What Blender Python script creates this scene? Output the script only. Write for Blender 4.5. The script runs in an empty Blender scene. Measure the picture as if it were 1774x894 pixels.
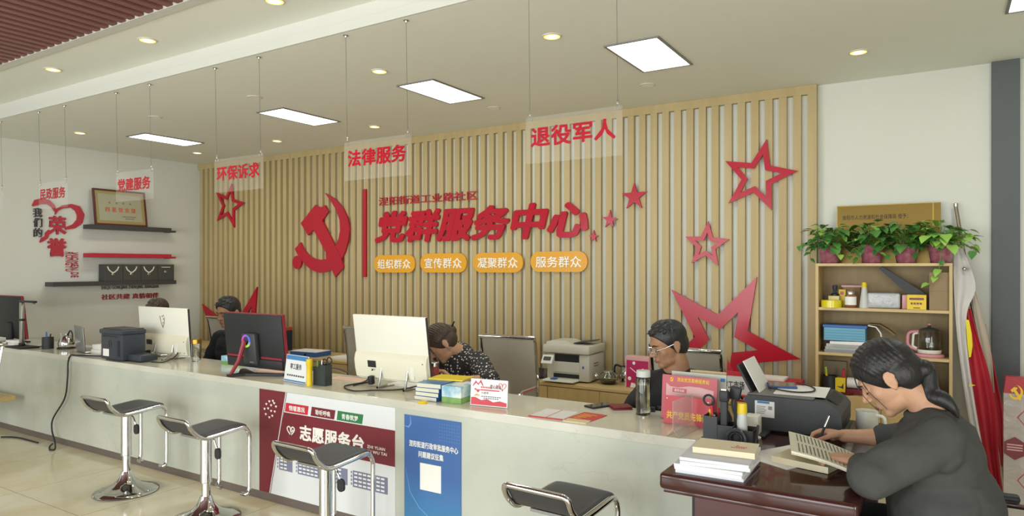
import bpy, bmesh, math, random
from mathutils import Vector, Matrix, Euler
R = math.radians
PI = math.pi
SC = bpy.context.scene
COL = SC.collection

# ------------------------------------------------------------------ camera, world, light, exposure
F, CX, HY, YAW, CAMH = 1188.0, 887.0, 463.0, R(32), 1.45
SY, CY = math.sin(YAW), math.cos(YAW)
cam_d = bpy.data.cameras.new('camera')
cam = bpy.data.objects.new('camera', cam_d); COL.objects.link(cam)
cam.location = (0, 0, CAMH); cam.rotation_euler = (R(90), 0, YAW)
cam_d.sensor_width = 36; cam_d.lens = 36 * F / 1774.0
cam_d.shift_y = (HY - 447) / 1774.0
cam_d.clip_start = 0.05; cam_d.clip_end = 100
SC.camera = cam
SC.view_settings.view_transform = 'Standard'
SC.view_settings.look = 'None'
SC.view_settings.gamma = 1.0
SC.view_settings.use_curve_mapping = False
SC.view_settings.exposure = -0.14
SC.cycles.max_bounces = 10
SC.cycles.diffuse_bounces = 5
SC.cycles.glossy_bounces = 4
SC.cycles.transmission_bounces = 8
SC.cycles.transparent_max_bounces = 16
SC.cycles.caustics_reflective = False
SC.cycles.caustics_refractive = False
SC.cycles.sample_clamp_indirect = 6.0

W = bpy.data.worlds.new('world'); SC.world = W; W.use_nodes = True
W.node_tree.nodes['Background'].inputs[0].default_value = (0.80, 0.90, 1.0, 1)
W.node_tree.nodes['Background'].inputs[1].default_value = 1.0

def area_light(name, loc, rot, sx, sy, power, col, spread=PI):
    l = bpy.data.lights.new(name, 'AREA'); l.shape = 'RECTANGLE'; l.size = sx; l.size_y = sy
    l.energy = power; l.color = col; l.spread = spread
    o = bpy.data.objects.new(name, l); COL.objects.link(o); o.location = loc; o.rotation_euler = rot
    return o

ROOM_X0, ROOM_X1, ROOM_Y0, ROOM_Y1 = -7.8, 2.6, -3.6, 5.2
CEIL, CEIL2 = 2.72, 2.845
WINDOWS = [(-6.6, -4.4), (-4.0, -1.8), (-1.4, 0.8)]         # glazed bays of the street side behind the camera
DAY_POWER, PANEL_POWER, SPOT_POWER = 130.0, 7.5, 1.6
SIDE_FILL_WIN = (-2.8, -0.2)                                      # opening added in the unseen right wall to brighten the left wall
SIDE_FILL_POWER = 190.0
for wx0, wx1 in WINDOWS:                                     # daylight coming in through those bays
    area_light('daylight_and_fill', ((wx0 + wx1) / 2, ROOM_Y0 + 0.06, 1.45), (R(90), 0, 0), wx1 - wx0, 2.3, DAY_POWER, (0.93, 0.98, 1.0))

area_light('daylight_and_fill', (ROOM_X1 - .06, sum(SIDE_FILL_WIN) / 2, 1.45), (R(90), 0, R(90)), SIDE_FILL_WIN[1] - SIDE_FILL_WIN[0], 2.3, SIDE_FILL_POWER, (1.0, 0.985, 0.95))  # added fill light at the side opening, aimed at the left wall

# ------------------------------------------------------------------ helpers
def at(x, y, X=None, Y=None, Z=None):
    """a photograph pixel's sight line met with a plane of the room"""
    r = (x - CX) / F; u = (HY - y) / F
    d = Vector((-SY + r * CY, CY + r * SY, u))
    t = X / d.x if X is not None else Y / d.y if Y is not None else (Z - CAMH) / d.z
    return Vector((0, 0, CAMH)) + d * t

def lin(c):
    if isinstance(c, str):
        c = [int(c[i:i + 2], 16) / 255 for i in (0, 2, 4)]
    return tuple((v / 12.92 if v <= 0.04045 else ((v + 0.055) / 1.055) ** 2.4) for v in c) + (1,)

MATS = {}
def mat(name, col, rough=0.5, metal=0.0, spec=0.5, noise=None, bump=None, trans=0.0, alpha=1.0, emit=None, es=1.0, coat=0.0, aniso=(1, 1, 1), ior=1.45):
    """principled material; noise=(scale, colour2, contrast) mixes a second own colour in, bump=(scale, strength)"""
    if name in MATS: return MATS[name]
    m = bpy.data.materials.new(name); m.use_nodes = True
    nt = m.node_tree; b = nt.nodes['Principled BSDF']
    b.inputs['Base Color'].default_value = lin(col)
    b.inputs['Roughness'].default_value = rough
    b.inputs['Metallic'].default_value = metal
    b.inputs['Specular IOR Level'].default_value = spec
    b.inputs['IOR'].default_value = ior
    b.inputs['Transmission Weight'].default_value = trans
    b.inputs['Alpha'].default_value = alpha
    b.inputs['Coat Weight'].default_value = coat
    if emit is not None:
        b.inputs['Emission Color'].default_value = lin(emit); b.inputs['Emission Strength'].default_value = es
    if noise or bump:
        tc = nt.nodes.new('ShaderNodeTexCoord'); mp = nt.nodes.new('ShaderNodeMapping')
        mp.inputs['Scale'].default_value = aniso
        nt.links.new(tc.outputs['Object'], mp.inputs['Vector'])
    if noise:
        n = nt.nodes.new('ShaderNodeTexNoise'); n.inputs['Scale'].default_value = noise[0]; n.inputs['Detail'].default_value = 5
        nt.links.new(mp.outputs[0], n.inputs['Vector'])
        r = nt.nodes.new('ShaderNodeValToRGB')
        k = noise[2] if len(noise) > 2 else 0.15
        r.color_ramp.elements[0].position = 0.5 - k; r.color_ramp.elements[1].position = 0.5 + k
        r.color_ramp.elements[0].color = lin(col); r.color_ramp.elements[1].color = lin(noise[1])
        nt.links.new(n.outputs['Fac'], r.inputs[0]); nt.links.new(r.outputs[0], b.inputs['Base Color'])
    if bump:
        n2 = nt.nodes.new('ShaderNodeTexNoise'); n2.inputs['Scale'].default_value = bump[0]; n2.inputs['Detail'].default_value = 3
        nt.links.new(mp.outputs[0], n2.inputs['Vector'])
        bp = nt.nodes.new('ShaderNodeBump'); bp.inputs['Strength'].default_value = bump[1]; bp.inputs['Distance'].default_value = bump[2] if len(bump) > 2 else 0.01
        nt.links.new(n2.outputs['Fac'], bp.inputs['Height']); nt.links.new(bp.outputs[0], b.inputs['Normal'])
    MATS[name] = m
    return m

ROOTM = {}
def tag(o, label=None, cat=None, group=None, kind=None):
    if label: o['label'] = label
    if cat: o['category'] = cat
    if group: o['group'] = group
    if kind: o['kind'] = kind
    return o
def thing(name, label, cat, loc=(0, 0, 0), rz=0.0, group=None):
    o = bpy.data.objects.new(name, None); COL.objects.link(o); o.empty_display_size = 0.05
    o.location = loc; o.rotation_euler = (0, 0, rz)
    ROOTM[o.name] = Matrix.Translation(Vector(loc)) @ Matrix.Rotation(rz, 4, 'Z')
    return tag(o, label, cat, group)
def copy_tree(o, parent=None):
    c = o.copy(); COL.objects.link(c)
    if parent is not None: c.parent = parent
    for ch in o.children: copy_tree(ch, c)
    return c
def retag(o, label): o['label'] = label; return o

def rotm(rot):
    if rot is None: return Matrix.Identity(3)
    if isinstance(rot, Matrix): return rot.to_3x3()
    return Euler(rot).to_matrix()
def frame(o, u, v):
    u = Vector(u).normalized(); v = Vector(v).normalized()
    return (Vector(o), u, v, u.cross(v).normalized())
def fp(fr, x, y, d=0.0): return fr[0] + fr[1] * x + fr[2] * y + fr[3] * d

class B:
    """collects shapes into one mesh"""
    def __init__(s): s.bm = bmesh.new(); s.mi = 0
    def _faces(s, fs):
        for f in fs: f.material_index = s.mi
        return fs
    def m(s, i): s.mi = i; return s
    def box(s, c, size, rot=None, bev=0.0, seg=2):
        r = bmesh.ops.create_cube(s.bm, size=1.0); vs = r['verts']
        M = Matrix.Translation(Vector(c)) @ rotm(rot).to_4x4() @ Matrix.Diagonal((size[0], size[1], size[2], 1))
        bmesh.ops.transform(s.bm, matrix=M, verts=vs)
        fs = list({f for v in vs for f in v.link_faces}); s._faces(fs)
        if bev > 0:
            es = list({e for v in vs for e in v.link_edges})
            r = bmesh.ops.bevel(s.bm, geom=es, offset=bev, segments=seg, profile=0.5, affect='EDGES', clamp_overlap=True)
            s._faces(r['faces'])
        return s
    def bx(s, x0, x1, y0, y1, z0, z1, bev=0.0, seg=2):
        return s.box(((x0 + x1) / 2, (y0 + y1) / 2, (z0 + z1) / 2), (abs(x1 - x0), abs(y1 - y0), abs(z1 - z0)), None, bev, seg)
    def tube(s, pts, r, n=10, closed=False, caps=True):
        """round bar along points; r may be a list (a taper)"""
        pts = [Vector(p) for p in pts]; k = len(pts)
        rs = r if isinstance(r, (list, tuple)) else [r] * k
        rings = []; up = None
        for i, p in enumerate(pts):
            if closed: t = (pts[(i + 1) % k] - pts[i - 1])
            else: t = (pts[min(i + 1, k - 1)] - pts[max(i - 1, 0)])
            if t.length < 1e-9: t = Vector((0, 0, 1))
            t.normalize()
            if up is None:
                up = Vector((0, 0, 1)) if abs(t.z) < 0.9 else Vector((1, 0, 0))
            a = (up - t * up.dot(t))
            if a.length < 1e-6: a = t.orthogonal()
            a.normalize(); b = t.cross(a); up = a
            rings.append([s.bm.verts.new(p + (a * math.cos(2 * PI * j / n) + b * math.sin(2 * PI * j / n)) * rs[i]) for j in range(n)])
        fs = []
        for i in range(k if closed else k - 1):
            A, Bq = rings[i], rings[(i + 1) % k]
            for j in range(n):
                fs.append(s.bm.faces.new((A[j], A[(j + 1) % n], Bq[(j + 1) % n], Bq[j])))
        if caps and not closed:
            fs.append(s.bm.faces.new(rings[0][::-1])); fs.append(s.bm.faces.new(rings[-1]))
        s._faces(fs); return s
    def cyl(s, p0, p1, r0, r1=None, n=16): return s.tube([p0, p1], [r0, r0 if r1 is None else r1], n)
    def ell(s, c, r, rot=None, u=16, v=10):
        if not isinstance(r, (tuple, list)): r = (r, r, r)
        q = bmesh.ops.create_uvsphere(s.bm, u_segments=u, v_segments=v, radius=1.0); vs = q['verts']
        M = Matrix.Translation(Vector(c)) @ rotm(rot).to_4x4() @ Matrix.Diagonal((r[0], r[1], r[2], 1))
        bmesh.ops.transform(s.bm, matrix=M, verts=vs)
        s._faces(list({f for w in vs for f in w.link_faces})); return s
    def lathe(s, prof, c=(0, 0, 0), n=28, rot=None, sx=1.0, sy=1.0):
        """profile [(radius, height)] turned about the upright axis"""
        M = rotm(rot); c = Vector(c); rings = []
        for r, z in prof:
            if r < 1e-6: rings.append([s.bm.verts.new(c + M @ Vector((0, 0, z)))])
            else: rings.append([s.bm.verts.new(c + M @ Vector((r * sx * math.cos(2 * PI * j / n), r * sy * math.sin(2 * PI * j / n), z))) for j in range(n)])
        fs = []
        for A, Q in zip(rings, rings[1:]):
            if len(A) == 1 and len(Q) == 1: continue
            for j in range(n):
                k = (j + 1) % n
                if len(A) == 1: fs.append(s.bm.faces.new((A[0], Q[j], Q[k])))
                elif len(Q) == 1: fs.append(s.bm.faces.new((A[j], A[k], Q[0])))
                else: fs.append(s.bm.faces.new((A[j], A[k], Q[k], Q[j])))
        s._faces(fs); return s
    def prism(s, fr, pts, d0=0.0, d1=0.01, holes=None):
        """outline in a frame, given depth; one hole outline of the same count allowed"""
        n = len(pts)
        lo = [s.bm.verts.new(fp(fr, x, y, d0)) for x, y in pts]; hi = [s.bm.verts.new(fp(fr, x, y, d1)) for x, y in pts]
        fs = [s.bm.faces.new((lo[i], lo[(i + 1) % n], hi[(i + 1) % n], hi[i])) for i in range(n)]
        if holes:
            l2 = [s.bm.verts.new(fp(fr, x, y, d0)) for x, y in holes]; h2 = [s.bm.verts.new(fp(fr, x, y, d1)) for x, y in holes]
            for i in range(n):
                k = (i + 1) % n
                fs.append(s.bm.faces.new((l2[k], l2[i], h2[i], h2[k])))
                fs.append(s.bm.faces.new((hi[i], hi[k], h2[k], h2[i])))
                fs.append(s.bm.faces.new((lo[k], lo[i], l2[i], l2[k])))
        else:
            fs.append(s.bm.faces.new(hi)); fs.append(s.bm.faces.new(lo[::-1]))
        s._faces(fs); return s
    def rect(s, fr, x0, y0, x1, y1, d0=0.0, d1=0.001):
        return s.prism(fr, [(x0, y0), (x1, y0), (x1, y1), (x0, y1)], d0, d1)
    def grid(s, rows):
        """sheet through rows of points"""
        V = [[s.bm.verts.new(Vector(p)) for p in r] for r in rows]
        s._faces([s.bm.faces.new((V[i][j], V[i][j + 1], V[i + 1][j + 1], V[i + 1][j])) for i in range(len(V) - 1) for j in range(len(V[0]) - 1)]); return s
    def mesh(s, name, mats, smooth=40, remesh=None, smooth_it=0, sub=0, solid=0.0, normals=True):
        if normals and s.bm.faces: bmesh.ops.recalc_face_normals(s.bm, faces=s.bm.faces[:])
        me = bpy.data.meshes.new(name); s.bm.to_mesh(me); s.bm.free()
        if not isinstance(mats, (list, tuple)): mats = [mats]
        for q in mats: me.materials.append(q)
        if remesh or sub or solid or smooth_it:
            o = bpy.data.objects.new('tmp', me); COL.objects.link(o)
            if solid:
                md = o.modifiers.new('s', 'SOLIDIFY'); md.thickness = solid; md.offset = 0
            if remesh:
                md = o.modifiers.new('r', 'REMESH'); md.mode = 'VOXEL'; md.voxel_size = remesh
            if smooth_it:
                md = o.modifiers.new('m', 'SMOOTH'); md.factor = 0.5; md.iterations = smooth_it
            if sub:
                md = o.modifiers.new('u', 'SUBSURF'); md.levels = sub; md.render_levels = sub
            dg = bpy.context.evaluated_depsgraph_get()
            me2 = bpy.data.meshes.new_from_object(o.evaluated_get(dg)); me2.name = name
            bpy.data.objects.remove(o); me = me2
            if not me.materials:
                for q in mats: me.materials.append(q)
        if smooth:
            me.polygons.foreach_set('use_smooth', [True] * len(me.polygons))
            if smooth < 180:
                try: me.set_sharp_from_angle(angle=R(smooth))
                except Exception: pass
        me.update()
        return me
    def build(s, name, mats, parent=None, world=False, **kw):
        return link_mesh(name, s.mesh(name, mats, **kw), parent, world)

def link_mesh(name, me, parent=None, world=False):
    """world=True: the vertices are in room coordinates and are taken into the parent's own"""
    o = bpy.data.objects.new(name, me); COL.objects.link(o)
    if parent is not None:
        root = parent
        while root.parent is not None: root = root.parent
        if world: me.transform(ROOTM[root.name].inverted())
        o.parent = parent
    elif world is not False and world is not True:
        M = Matrix.Translation(Vector(world)); me.transform(M.inverted()); o.location = world
    return o

def txt(s, fr, x0, y0, w, h, depth=0.002, bold=0.0, shear=0.0, d0=0.0):
    """lettering fitted into a box of a frame, as a mesh in room coordinates; bold thickens every stroke"""
    cu = bpy.data.curves.new('t', 'FONT'); cu.body = s; cu.size = 1.0; cu.resolution_u = 2
    cu.extrude = 0.1; cu.space_character = 1.05; cu.shear = shear
    o = bpy.data.objects.new('t', cu); COL.objects.link(o)
    dg = bpy.context.evaluated_depsgraph_get()
    me = bpy.data.meshes.new_from_object(o.evaluated_get(dg))
    bpy.data.objects.remove(o); bpy.data.curves.remove(cu)
    xs = [v.co.x for v in me.vertices]; ys = [v.co.y for v in me.vertices]
    ax, bx_, ay, by = min(xs) - bold, max(xs) + bold, min(ys) - bold, max(ys) + bold
    kx = w / (bx_ - ax); ky = h / (by - ay)
    offs = [(0, 0)]
    if bold > 0:
        n = 8 if bold > .03 else 4
        offs = [(bold * math.cos(2 * PI * (i + .5) / n), bold * math.sin(2 * PI * (i + .5) / n)) for i in range(n)]
    if len(offs) == 1: bm = None
    bm = bmesh.new()
    for k, (ox, oy) in enumerate(offs):
        n0 = len(bm.verts); bm.from_mesh(me); bm.verts.ensure_lookup_table()
        for v in bm.verts[n0:]:
            zz = d0 + (depth * (1 - .012 * k) if v.co.z > 0 else 0.0)
            v.co = fp(fr, x0 + (v.co.x + ox - ax) * kx, y0 + (v.co.y + oy - ay) * ky, zz)
    bm.to_mesh(me); bm.free(); me.update()
    return me
def join_mesh(name, meshes, mats):
    """several meshes of one part, in order of material"""
    bm = bmesh.new(); idx = []
    for k, me in enumerate(meshes):
        n0 = len(bm.faces); bm.from_mesh(me); bm.faces.ensure_lookup_table()
        for f in bm.faces[n0:]: f.material_index = min(k, len(mats) - 1) if len(mats) > 1 else 0
    me = bpy.data.meshes.new(name); bm.to_mesh(me); bm.free()
    for q in mats: me.materials.append(q)
    return me
def lettering(parent, m, items, name='lettering', world=True):
    """items: (string, frame, x0, y0, w, h, depth, bold, shear, d0)"""
    me = join_mesh(name, [txt(*i) for i in items], [m])
    return link_mesh(name, me, parent, world)

def arc(c, r, a0, a1, n, z=None, ax=(1, 0, 0), ay=(0, 0, 1)):
    c = Vector(c); ax = Vector(ax); ay = Vector(ay)
    return [c + ax * r * math.cos(a0 + (a1 - a0) * i / n) + ay * r * math.sin(a0 + (a1 - a0) * i / n) for i in range(n + 1)]
def fillet(pts, r, n=5):
    """rounds the corners of a bar's path"""
    pts = [Vector(p) for p in pts]; out = [pts[0]]
    for a, b, c in zip(pts, pts[1:], pts[2:]):
        u = (a - b); v = (c - b); q = min(r, u.length * 0.49, v.length * 0.49)
        p0 = b + u.normalized() * q; p1 = b + v.normalized() * q
        for i in range(n + 1):
            t = i / n; out.append((1 - t) ** 2 * p0 + 2 * t * (1 - t) * b + t * t * p1)
    out.append(pts[-1]); return out
def spline(pts, n=8):
    pts = [Vector(p) for p in pts]; P = [pts[0]] + pts + [pts[-1]]; out = []
    for i in range(1, len(P) - 2):
        for k in range(n):
            t = k / n; a, b, c, d = P[i - 1], P[i], P[i + 1], P[i + 2]
            out.append(0.5 * ((2 * b) + (c - a) * t + (2 * a - 5 * b + 4 * c - d) * t * t + (3 * b - a - 3 * c + d) * t ** 3))
    out.append(pts[-1]); return out
def inset(pts, w):
    n = len(pts); out = []
    area = sum(pts[i][0] * pts[(i + 1) % n][1] - pts[(i + 1) % n][0] * pts[i][1] for i in range(n))
    sg = 1 if area > 0 else -1
    for i in range(n):
        p0, p1, p2 = Vector(pts[i - 1]), Vector(pts[i]), Vector(pts[(i + 1) % n])
        d1 = (p1 - p0).normalized(); d2 = (p2 - p1).normalized()
        n1 = Vector((-d1.y, d1.x)) * sg; n2 = Vector((-d2.y, d2.x)) * sg
        bis = (n1 + n2); k = 1 + n1.dot(n2)
        out.append(tuple(p1 + bis * (w / max(k, 0.05))))
    return out
def rrect(x0, y0, x1, y1, r, n=6):
    out = []
    for cx, cy, a in ((x1 - r, y1 - r, 0), (x0 + r, y1 - r, 90), (x0 + r, y0 + r, 180), (x1 - r, y0 + r, 270)):
        for i in range(n + 1):
            t = R(a + 90 * i / n); out.append((cx + r * math.cos(t), cy + r * math.sin(t)))
    return out
# ------------------------------------------------------------------ materials of the room
M_WALL = mat('wall_paint', 'cfd1c7', 0.85, noise=(1.2, 'cacbc0', 0.3))
M_CEIL = mat('ceiling_paint', 'e6e8df', 0.9, noise=(0.8, 'e1e3d9', 0.3))
M_CEILW = mat('white_gloss_paint', 'c8c8c0', 0.5)
M_SLAT = mat('light_wood_slats', 'b5a277', 0.55, noise=(3.0, 'a69265', 0.3), aniso=(6, 6, 0.35))
M_BAFFLE = mat('brown_metal_slats', '7c524c', 0.45)
M_BAFFLE_BACK = mat('slat_gap_shade', '33201e', 0.9)  # board coloured darker so the gaps between ceiling slats read as shade
M_RED = mat('red_acrylic', 'ab172b', 0.2, spec=0.4)
M_REDM = mat('red_lacquer_letters', 'a91a2c', 0.3)
M_GOLD = mat('amber_acrylic', 'd79a26', 0.35)
M_WHITE = mat('white_ink', 'efeee6', 0.5)
M_GREYC = mat('dark_grey_column', '55595a', 0.6)
M_KICK = mat('grey_brown_kick', '6b6058', 0.5)
M_DARKSHELF = mat('charcoal_board', '3f403f', 0.5)
M_STEEL = mat('brushed_steel', 'b9b9b4', 0.28, 1.0)
M_CHROME = mat('chrome', 'd2d2d0', 0.07, 1.0)
M_ACRYL = mat('clear_acrylic', 'eceee8', 0.06, alpha=0.055)
M_PANEL = mat('light_panel_glow', 'ffffff', 0.5, emit='f6fcff', es=4.0)
M_WARMR = mat('warm_rim_glow', 'ffd890', 0.5, emit='ffc25a', es=1.5)  # emission stands in for the lamp's warm light on its reflector rim
M_WARM = mat('warm_lamp_glow', 'fff2d0', 0.5, emit='ffd27a', es=5.0)
M_GREYMETAL = mat('grey_metal', '8c8c88', 0.4, 0.6)
M_BLACKP = mat('black_plastic', '27282a', 0.42)
M_DKTEXT = mat('dark_letters', '45434a', 0.5)

def stone_material(name, c1, c2, vein, rough):
    m = bpy.data.materials.new(name); m.use_nodes = True
    nt = m.node_tree; bs = nt.nodes['Principled BSDF']; N = nt.nodes.new; L = nt.links.new
    tc = N('ShaderNodeTexCoord')
    n = N('ShaderNodeTexNoise'); n.inputs['Scale'].default_value = 4; n.inputs['Detail'].default_value = 5; L(tc.outputs['Object'], n.inputs['Vector'])
    r = N('ShaderNodeValToRGB'); r.color_ramp.elements[0].position = .3; r.color_ramp.elements[1].position = .7
    r.color_ramp.elements[0].color = lin(c2); r.color_ramp.elements[1].color = lin(c1); L(n.outputs['Fac'], r.inputs[0])
    v = N('ShaderNodeTexNoise'); v.inputs['Scale'].default_value = 2.6; v.inputs['Detail'].default_value = 8; v.inputs['Distortion'].default_value = 1.2; L(tc.outputs['Object'], v.inputs['Vector'])
    q = N('ShaderNodeValToRGB'); e = q.color_ramp.elements
    e[0].position = .585; e[0].color = (0, 0, 0, 1); e[1].position = .60; e[1].color = (0, 0, 0, 1); x = e.new(.592); x.color = (.2, .2, .2, 1)
    L(v.outputs['Fac'], q.inputs[0])
    mx = N('ShaderNodeMix'); mx.data_type = 'RGBA'; L(q.outputs[0], mx.inputs[0]); L(r.outputs[0], mx.inputs[6]); mx.inputs[7].default_value = lin(vein)
    L(mx.outputs[2], bs.inputs['Base Color']); bs.inputs['Roughness'].default_value = rough
    return m
M_STONE = stone_material('white_quartz', 'c3c7b9', 'b8bdae', '8a8f84', .22)
M_STONE_TOP = stone_material('white_quartz_top', 'cfcfc0', 'c4c3b3', '98958a', .12)
def floor_material():
    m = bpy.data.materials.new('polished_beige_tiles'); m.use_nodes = True
    nt = m.node_tree; b = nt.nodes['Principled BSDF']; N = nt.nodes.new; L = nt.links.new
    tc = N('ShaderNodeTexCoord')
    n = N('ShaderNodeTexNoise'); n.inputs['Scale'].default_value = 2.2; n.inputs['Detail'].default_value = 7; n.inputs['Distortion'].default_value = 1.4
    L(tc.outputs['Object'], n.inputs['Vector'])
    r = N('ShaderNodeValToRGB'); e = r.color_ramp.elements
    e[0].position = 0.35; e[0].color = lin('d4cba8'); e[1].position = 0.72; e[1].color = lin('e2dfca')
    L(n.outputs['Fac'], r.inputs[0])
    br = N('ShaderNodeTexBrick'); br.offset = 0.0; br.inputs['Scale'].default_value = 1.0
    br.inputs['Brick Width'].default_value = 0.8; br.inputs['Row Height'].default_value = 0.8; br.inputs['Mortar Size'].default_value = 0.0025
    br.inputs['Mortar Smooth'].default_value = 0.0
    mp = N('ShaderNodeMapping'); mp.inputs['Location'].default_value = (0.25, 0.35, 0)
    L(tc.outputs['Object'], mp.inputs[0]); L(mp.outputs[0], br.inputs['Vector'])
    mx = N('ShaderNodeMix'); mx.data_type = 'RGBA'
    L(br.outputs['Fac'], mx.inputs[0]); L(r.outputs[0], mx.inputs[6]); mx.inputs[7].default_value = lin('a2987c')
    L(mx.outputs[2], b.inputs['Base Color']); b.inputs['Roughness'].default_value = 0.13; b.inputs['Specular IOR Level'].default_value = 0.5
    return m

SL1X = -0.74
# ------------------------------------------------------------------ room shell
def struct(name, b, m, **kw):
    o = b.build(name, m, None, **kw); o['kind'] = 'structure'; return o
struct('floor', B().bx(ROOM_X0 - .12, ROOM_X1 + .12, ROOM_Y0 - .12, ROOM_Y1 + .12, -0.1, 0), floor_material(), smooth=0)
b = B().bx(ROOM_X0 - .12, ROOM_X1 + .12, 2.67, ROOM_Y1 + .12, CEIL, CEIL + .3)          # the lower ceiling over the desks
b.bx(ROOM_X0 - .12, ROOM_X1 + .12, 2.13, 2.67, CEIL2, CEIL2 + .175)                     # the raised strip in front of it
struct('ceiling', b, M_CEIL, smooth=0)
b = B().bx(ROOM_X0, ROOM_X1, 2.655, 2.67, CEIL, 2.776, 0.002).bx(ROOM_X0, ROOM_X1, 2.663, 2.67, 2.776, CEIL2)
struct('trim_1', b, M_CEILW, smooth=0)                                                  # white step between the two ceilings
b = B().bx(ROOM_X0, ROOM_X1, 2.13, 2.195, CEIL2 - .008, CEIL2, 0.002)
struct('trim_2', b, M_CEILW, smooth=0)
struct('ceiling_board', B().bx(ROOM_X0 - .12, ROOM_X1 + .12, ROOM_Y0 - .12, 2.13, 2.92, 3.02), M_BAFFLE_BACK, smooth=0)
b = B(); x = -7.75
while x < ROOM_X1 - .06:
    b.bx(x, x + .046, ROOM_Y0 + .01, 2.128, 2.838, 2.915); x += .0905
struct('ceiling_slats', b, M_BAFFLE, smooth=0)
struct('wall_back', B().bx(ROOM_X0 - .12, ROOM_X1 + .12, ROOM_Y1, ROOM_Y1 + .12, 0, CEIL).bx(ROOM_X0, SL1X, 5.175, ROOM_Y1, .1, CEIL), M_WALL, smooth=0)
struct('wall_left', B().bx(ROOM_X0 - .12, ROOM_X0, ROOM_Y0, ROOM_Y1, 0, 2.92), M_WALL, smooth=0)
s0, s1 = SIDE_FILL_WIN
struct('wall_right', B().bx(ROOM_X1, ROOM_X1 + .12, ROOM_Y0, s0, 0, 2.92).bx(ROOM_X1, ROOM_X1 + .12, s1, ROOM_Y1, 0, 2.92).bx(ROOM_X1, ROOM_X1 + .12, s0, s1, 0, .28).bx(ROOM_X1, ROOM_X1 + .12, s0, s1, 2.62, 2.92), M_WALL, smooth=0)
b = B()
for y0, y1 in ((s0, s0 + .05), (s1 - .05, s1), ((s0 + s1) / 2 - .025, (s0 + s1) / 2 + .025)): b.bx(ROOM_X1 + .03, ROOM_X1 + .1, y0, y1, .28, 2.62)
b.bx(ROOM_X1 + .03, ROOM_X1 + .1, s0, s1, .28, .33).bx(ROOM_X1 + .03, ROOM_X1 + .1, s0, s1, 2.57, 2.62)
struct('window_4', b, M_GREYMETAL, smooth=0)  # frame of the added side opening, out of view
b = B(); xs = [ROOM_X0] + [q for w in WINDOWS for q in w] + [ROOM_X1]
for i in range(0, len(xs), 2): b.bx(xs[i], xs[i + 1], ROOM_Y0 - .12, ROOM_Y0, 0, 2.92)
for w0, w1 in WINDOWS:
    b.bx(w0, w1, ROOM_Y0 - .12, ROOM_Y0, 0, .28).bx(w0, w1, ROOM_Y0 - .12, ROOM_Y0, 2.62, 2.92)
struct('wall_front', b, M_WALL, smooth=0)
for i, (w0, w1) in enumerate(WINDOWS):
    b = B(); t = .05
    b.bx(w0, w0 + t, ROOM_Y0 - .1, ROOM_Y0 - .03, .28, 2.62).bx(w1 - t, w1, ROOM_Y0 - .1, ROOM_Y0 - .03, .28, 2.62)
    b.bx(w0, w1, ROOM_Y0 - .1, ROOM_Y0 - .03, .28, .33).bx(w0, w1, ROOM_Y0 - .1, ROOM_Y0 - .03, 2.57, 2.62)
    b.bx((w0 + w1) / 2 - .025, (w0 + w1) / 2 + .025, ROOM_Y0 - .1, ROOM_Y0 - .03, .28, 2.62)
    struct('window_%d' % (i + 1), b, M_GREYMETAL, smooth=0)
struct('trim_3', B().bx(0.268, 0.41, 5.165, 5.2, 0, CEIL, .003), M_GREYC, smooth=0)      # grey upright band on the right
M_SKIRT = mat('dark_skirting', '5b524c', 0.5)
struct('baseboard_back', B().bx(ROOM_X0, ROOM_X1, 5.188, 5.2, 0, .09), M_SKIRT, smooth=0)
struct('baseboard_left', B().bx(ROOM_X0, ROOM_X0 + .012, ROOM_Y0, ROOM_Y1 - .012, 0, .09), M_SKIRT, smooth=0)

# slatted feature wall
SL0, SL1, SLF = ROOM_X0 + .004, -0.727, 5.14
b = B(); x = SL1 - .045 - .095 + .04
while x > SL0 + .02:
    b.bx(x - .053, x, SLF, 5.176, 0.1, CEIL - .066); x -= .0955
b.bx(SL0, SL1, SLF - .002, 5.199, CEIL - .066, CEIL - .001)
b.bx(SL1 - .058, SL1, SLF - .002, 5.199, 0.1, CEIL - .066)
struct('wall_back_slats', b, M_SLAT, smooth=0)

# ------------------------------------------------------------------ ceiling lamps
def panel(x, y, label):
    t = thing('ceiling_panel_light', label, 'ceiling light', (x, y, CEIL), 0, 'flat panel lights over the desks')
    w, l, f = .150, .295, .014
    b = B().bx(-w - f, -w, -l - f, l + f, -.008, 0).bx(w, w + f, -l - f, l + f, -.008, 0).bx(-w, w, -l - f, -l, -.008, 0).bx(-w, w, l, l + f, -.008, 0)
    b.build('frame', M_GREYMETAL, t, smooth=0)
    B().bx(-w, w, -l, l, -.005, -.001).build('diffuser', M_PANEL, t, smooth=0)
    area_light('panel_lamp', (x, y, CEIL - .012), (0, 0, 0), .28, .56, PANEL_POWER, (0.97, 1.0, 0.98))
panel(-1.475, 3.92, 'largest flat white panel light, right of the hanging veterans sign wires')
panel(-3.06, 3.94, 'flat white panel light above the big red lettering, second largest')
panel(-4.59, 3.96, 'flat white panel light above the red emblem')
panel(-6.53, 3.96, 'flat white panel light nearest the left white wall')
panel(.437, 3.90, 'flat panel light cut by the top right corner of the photo')
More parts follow.
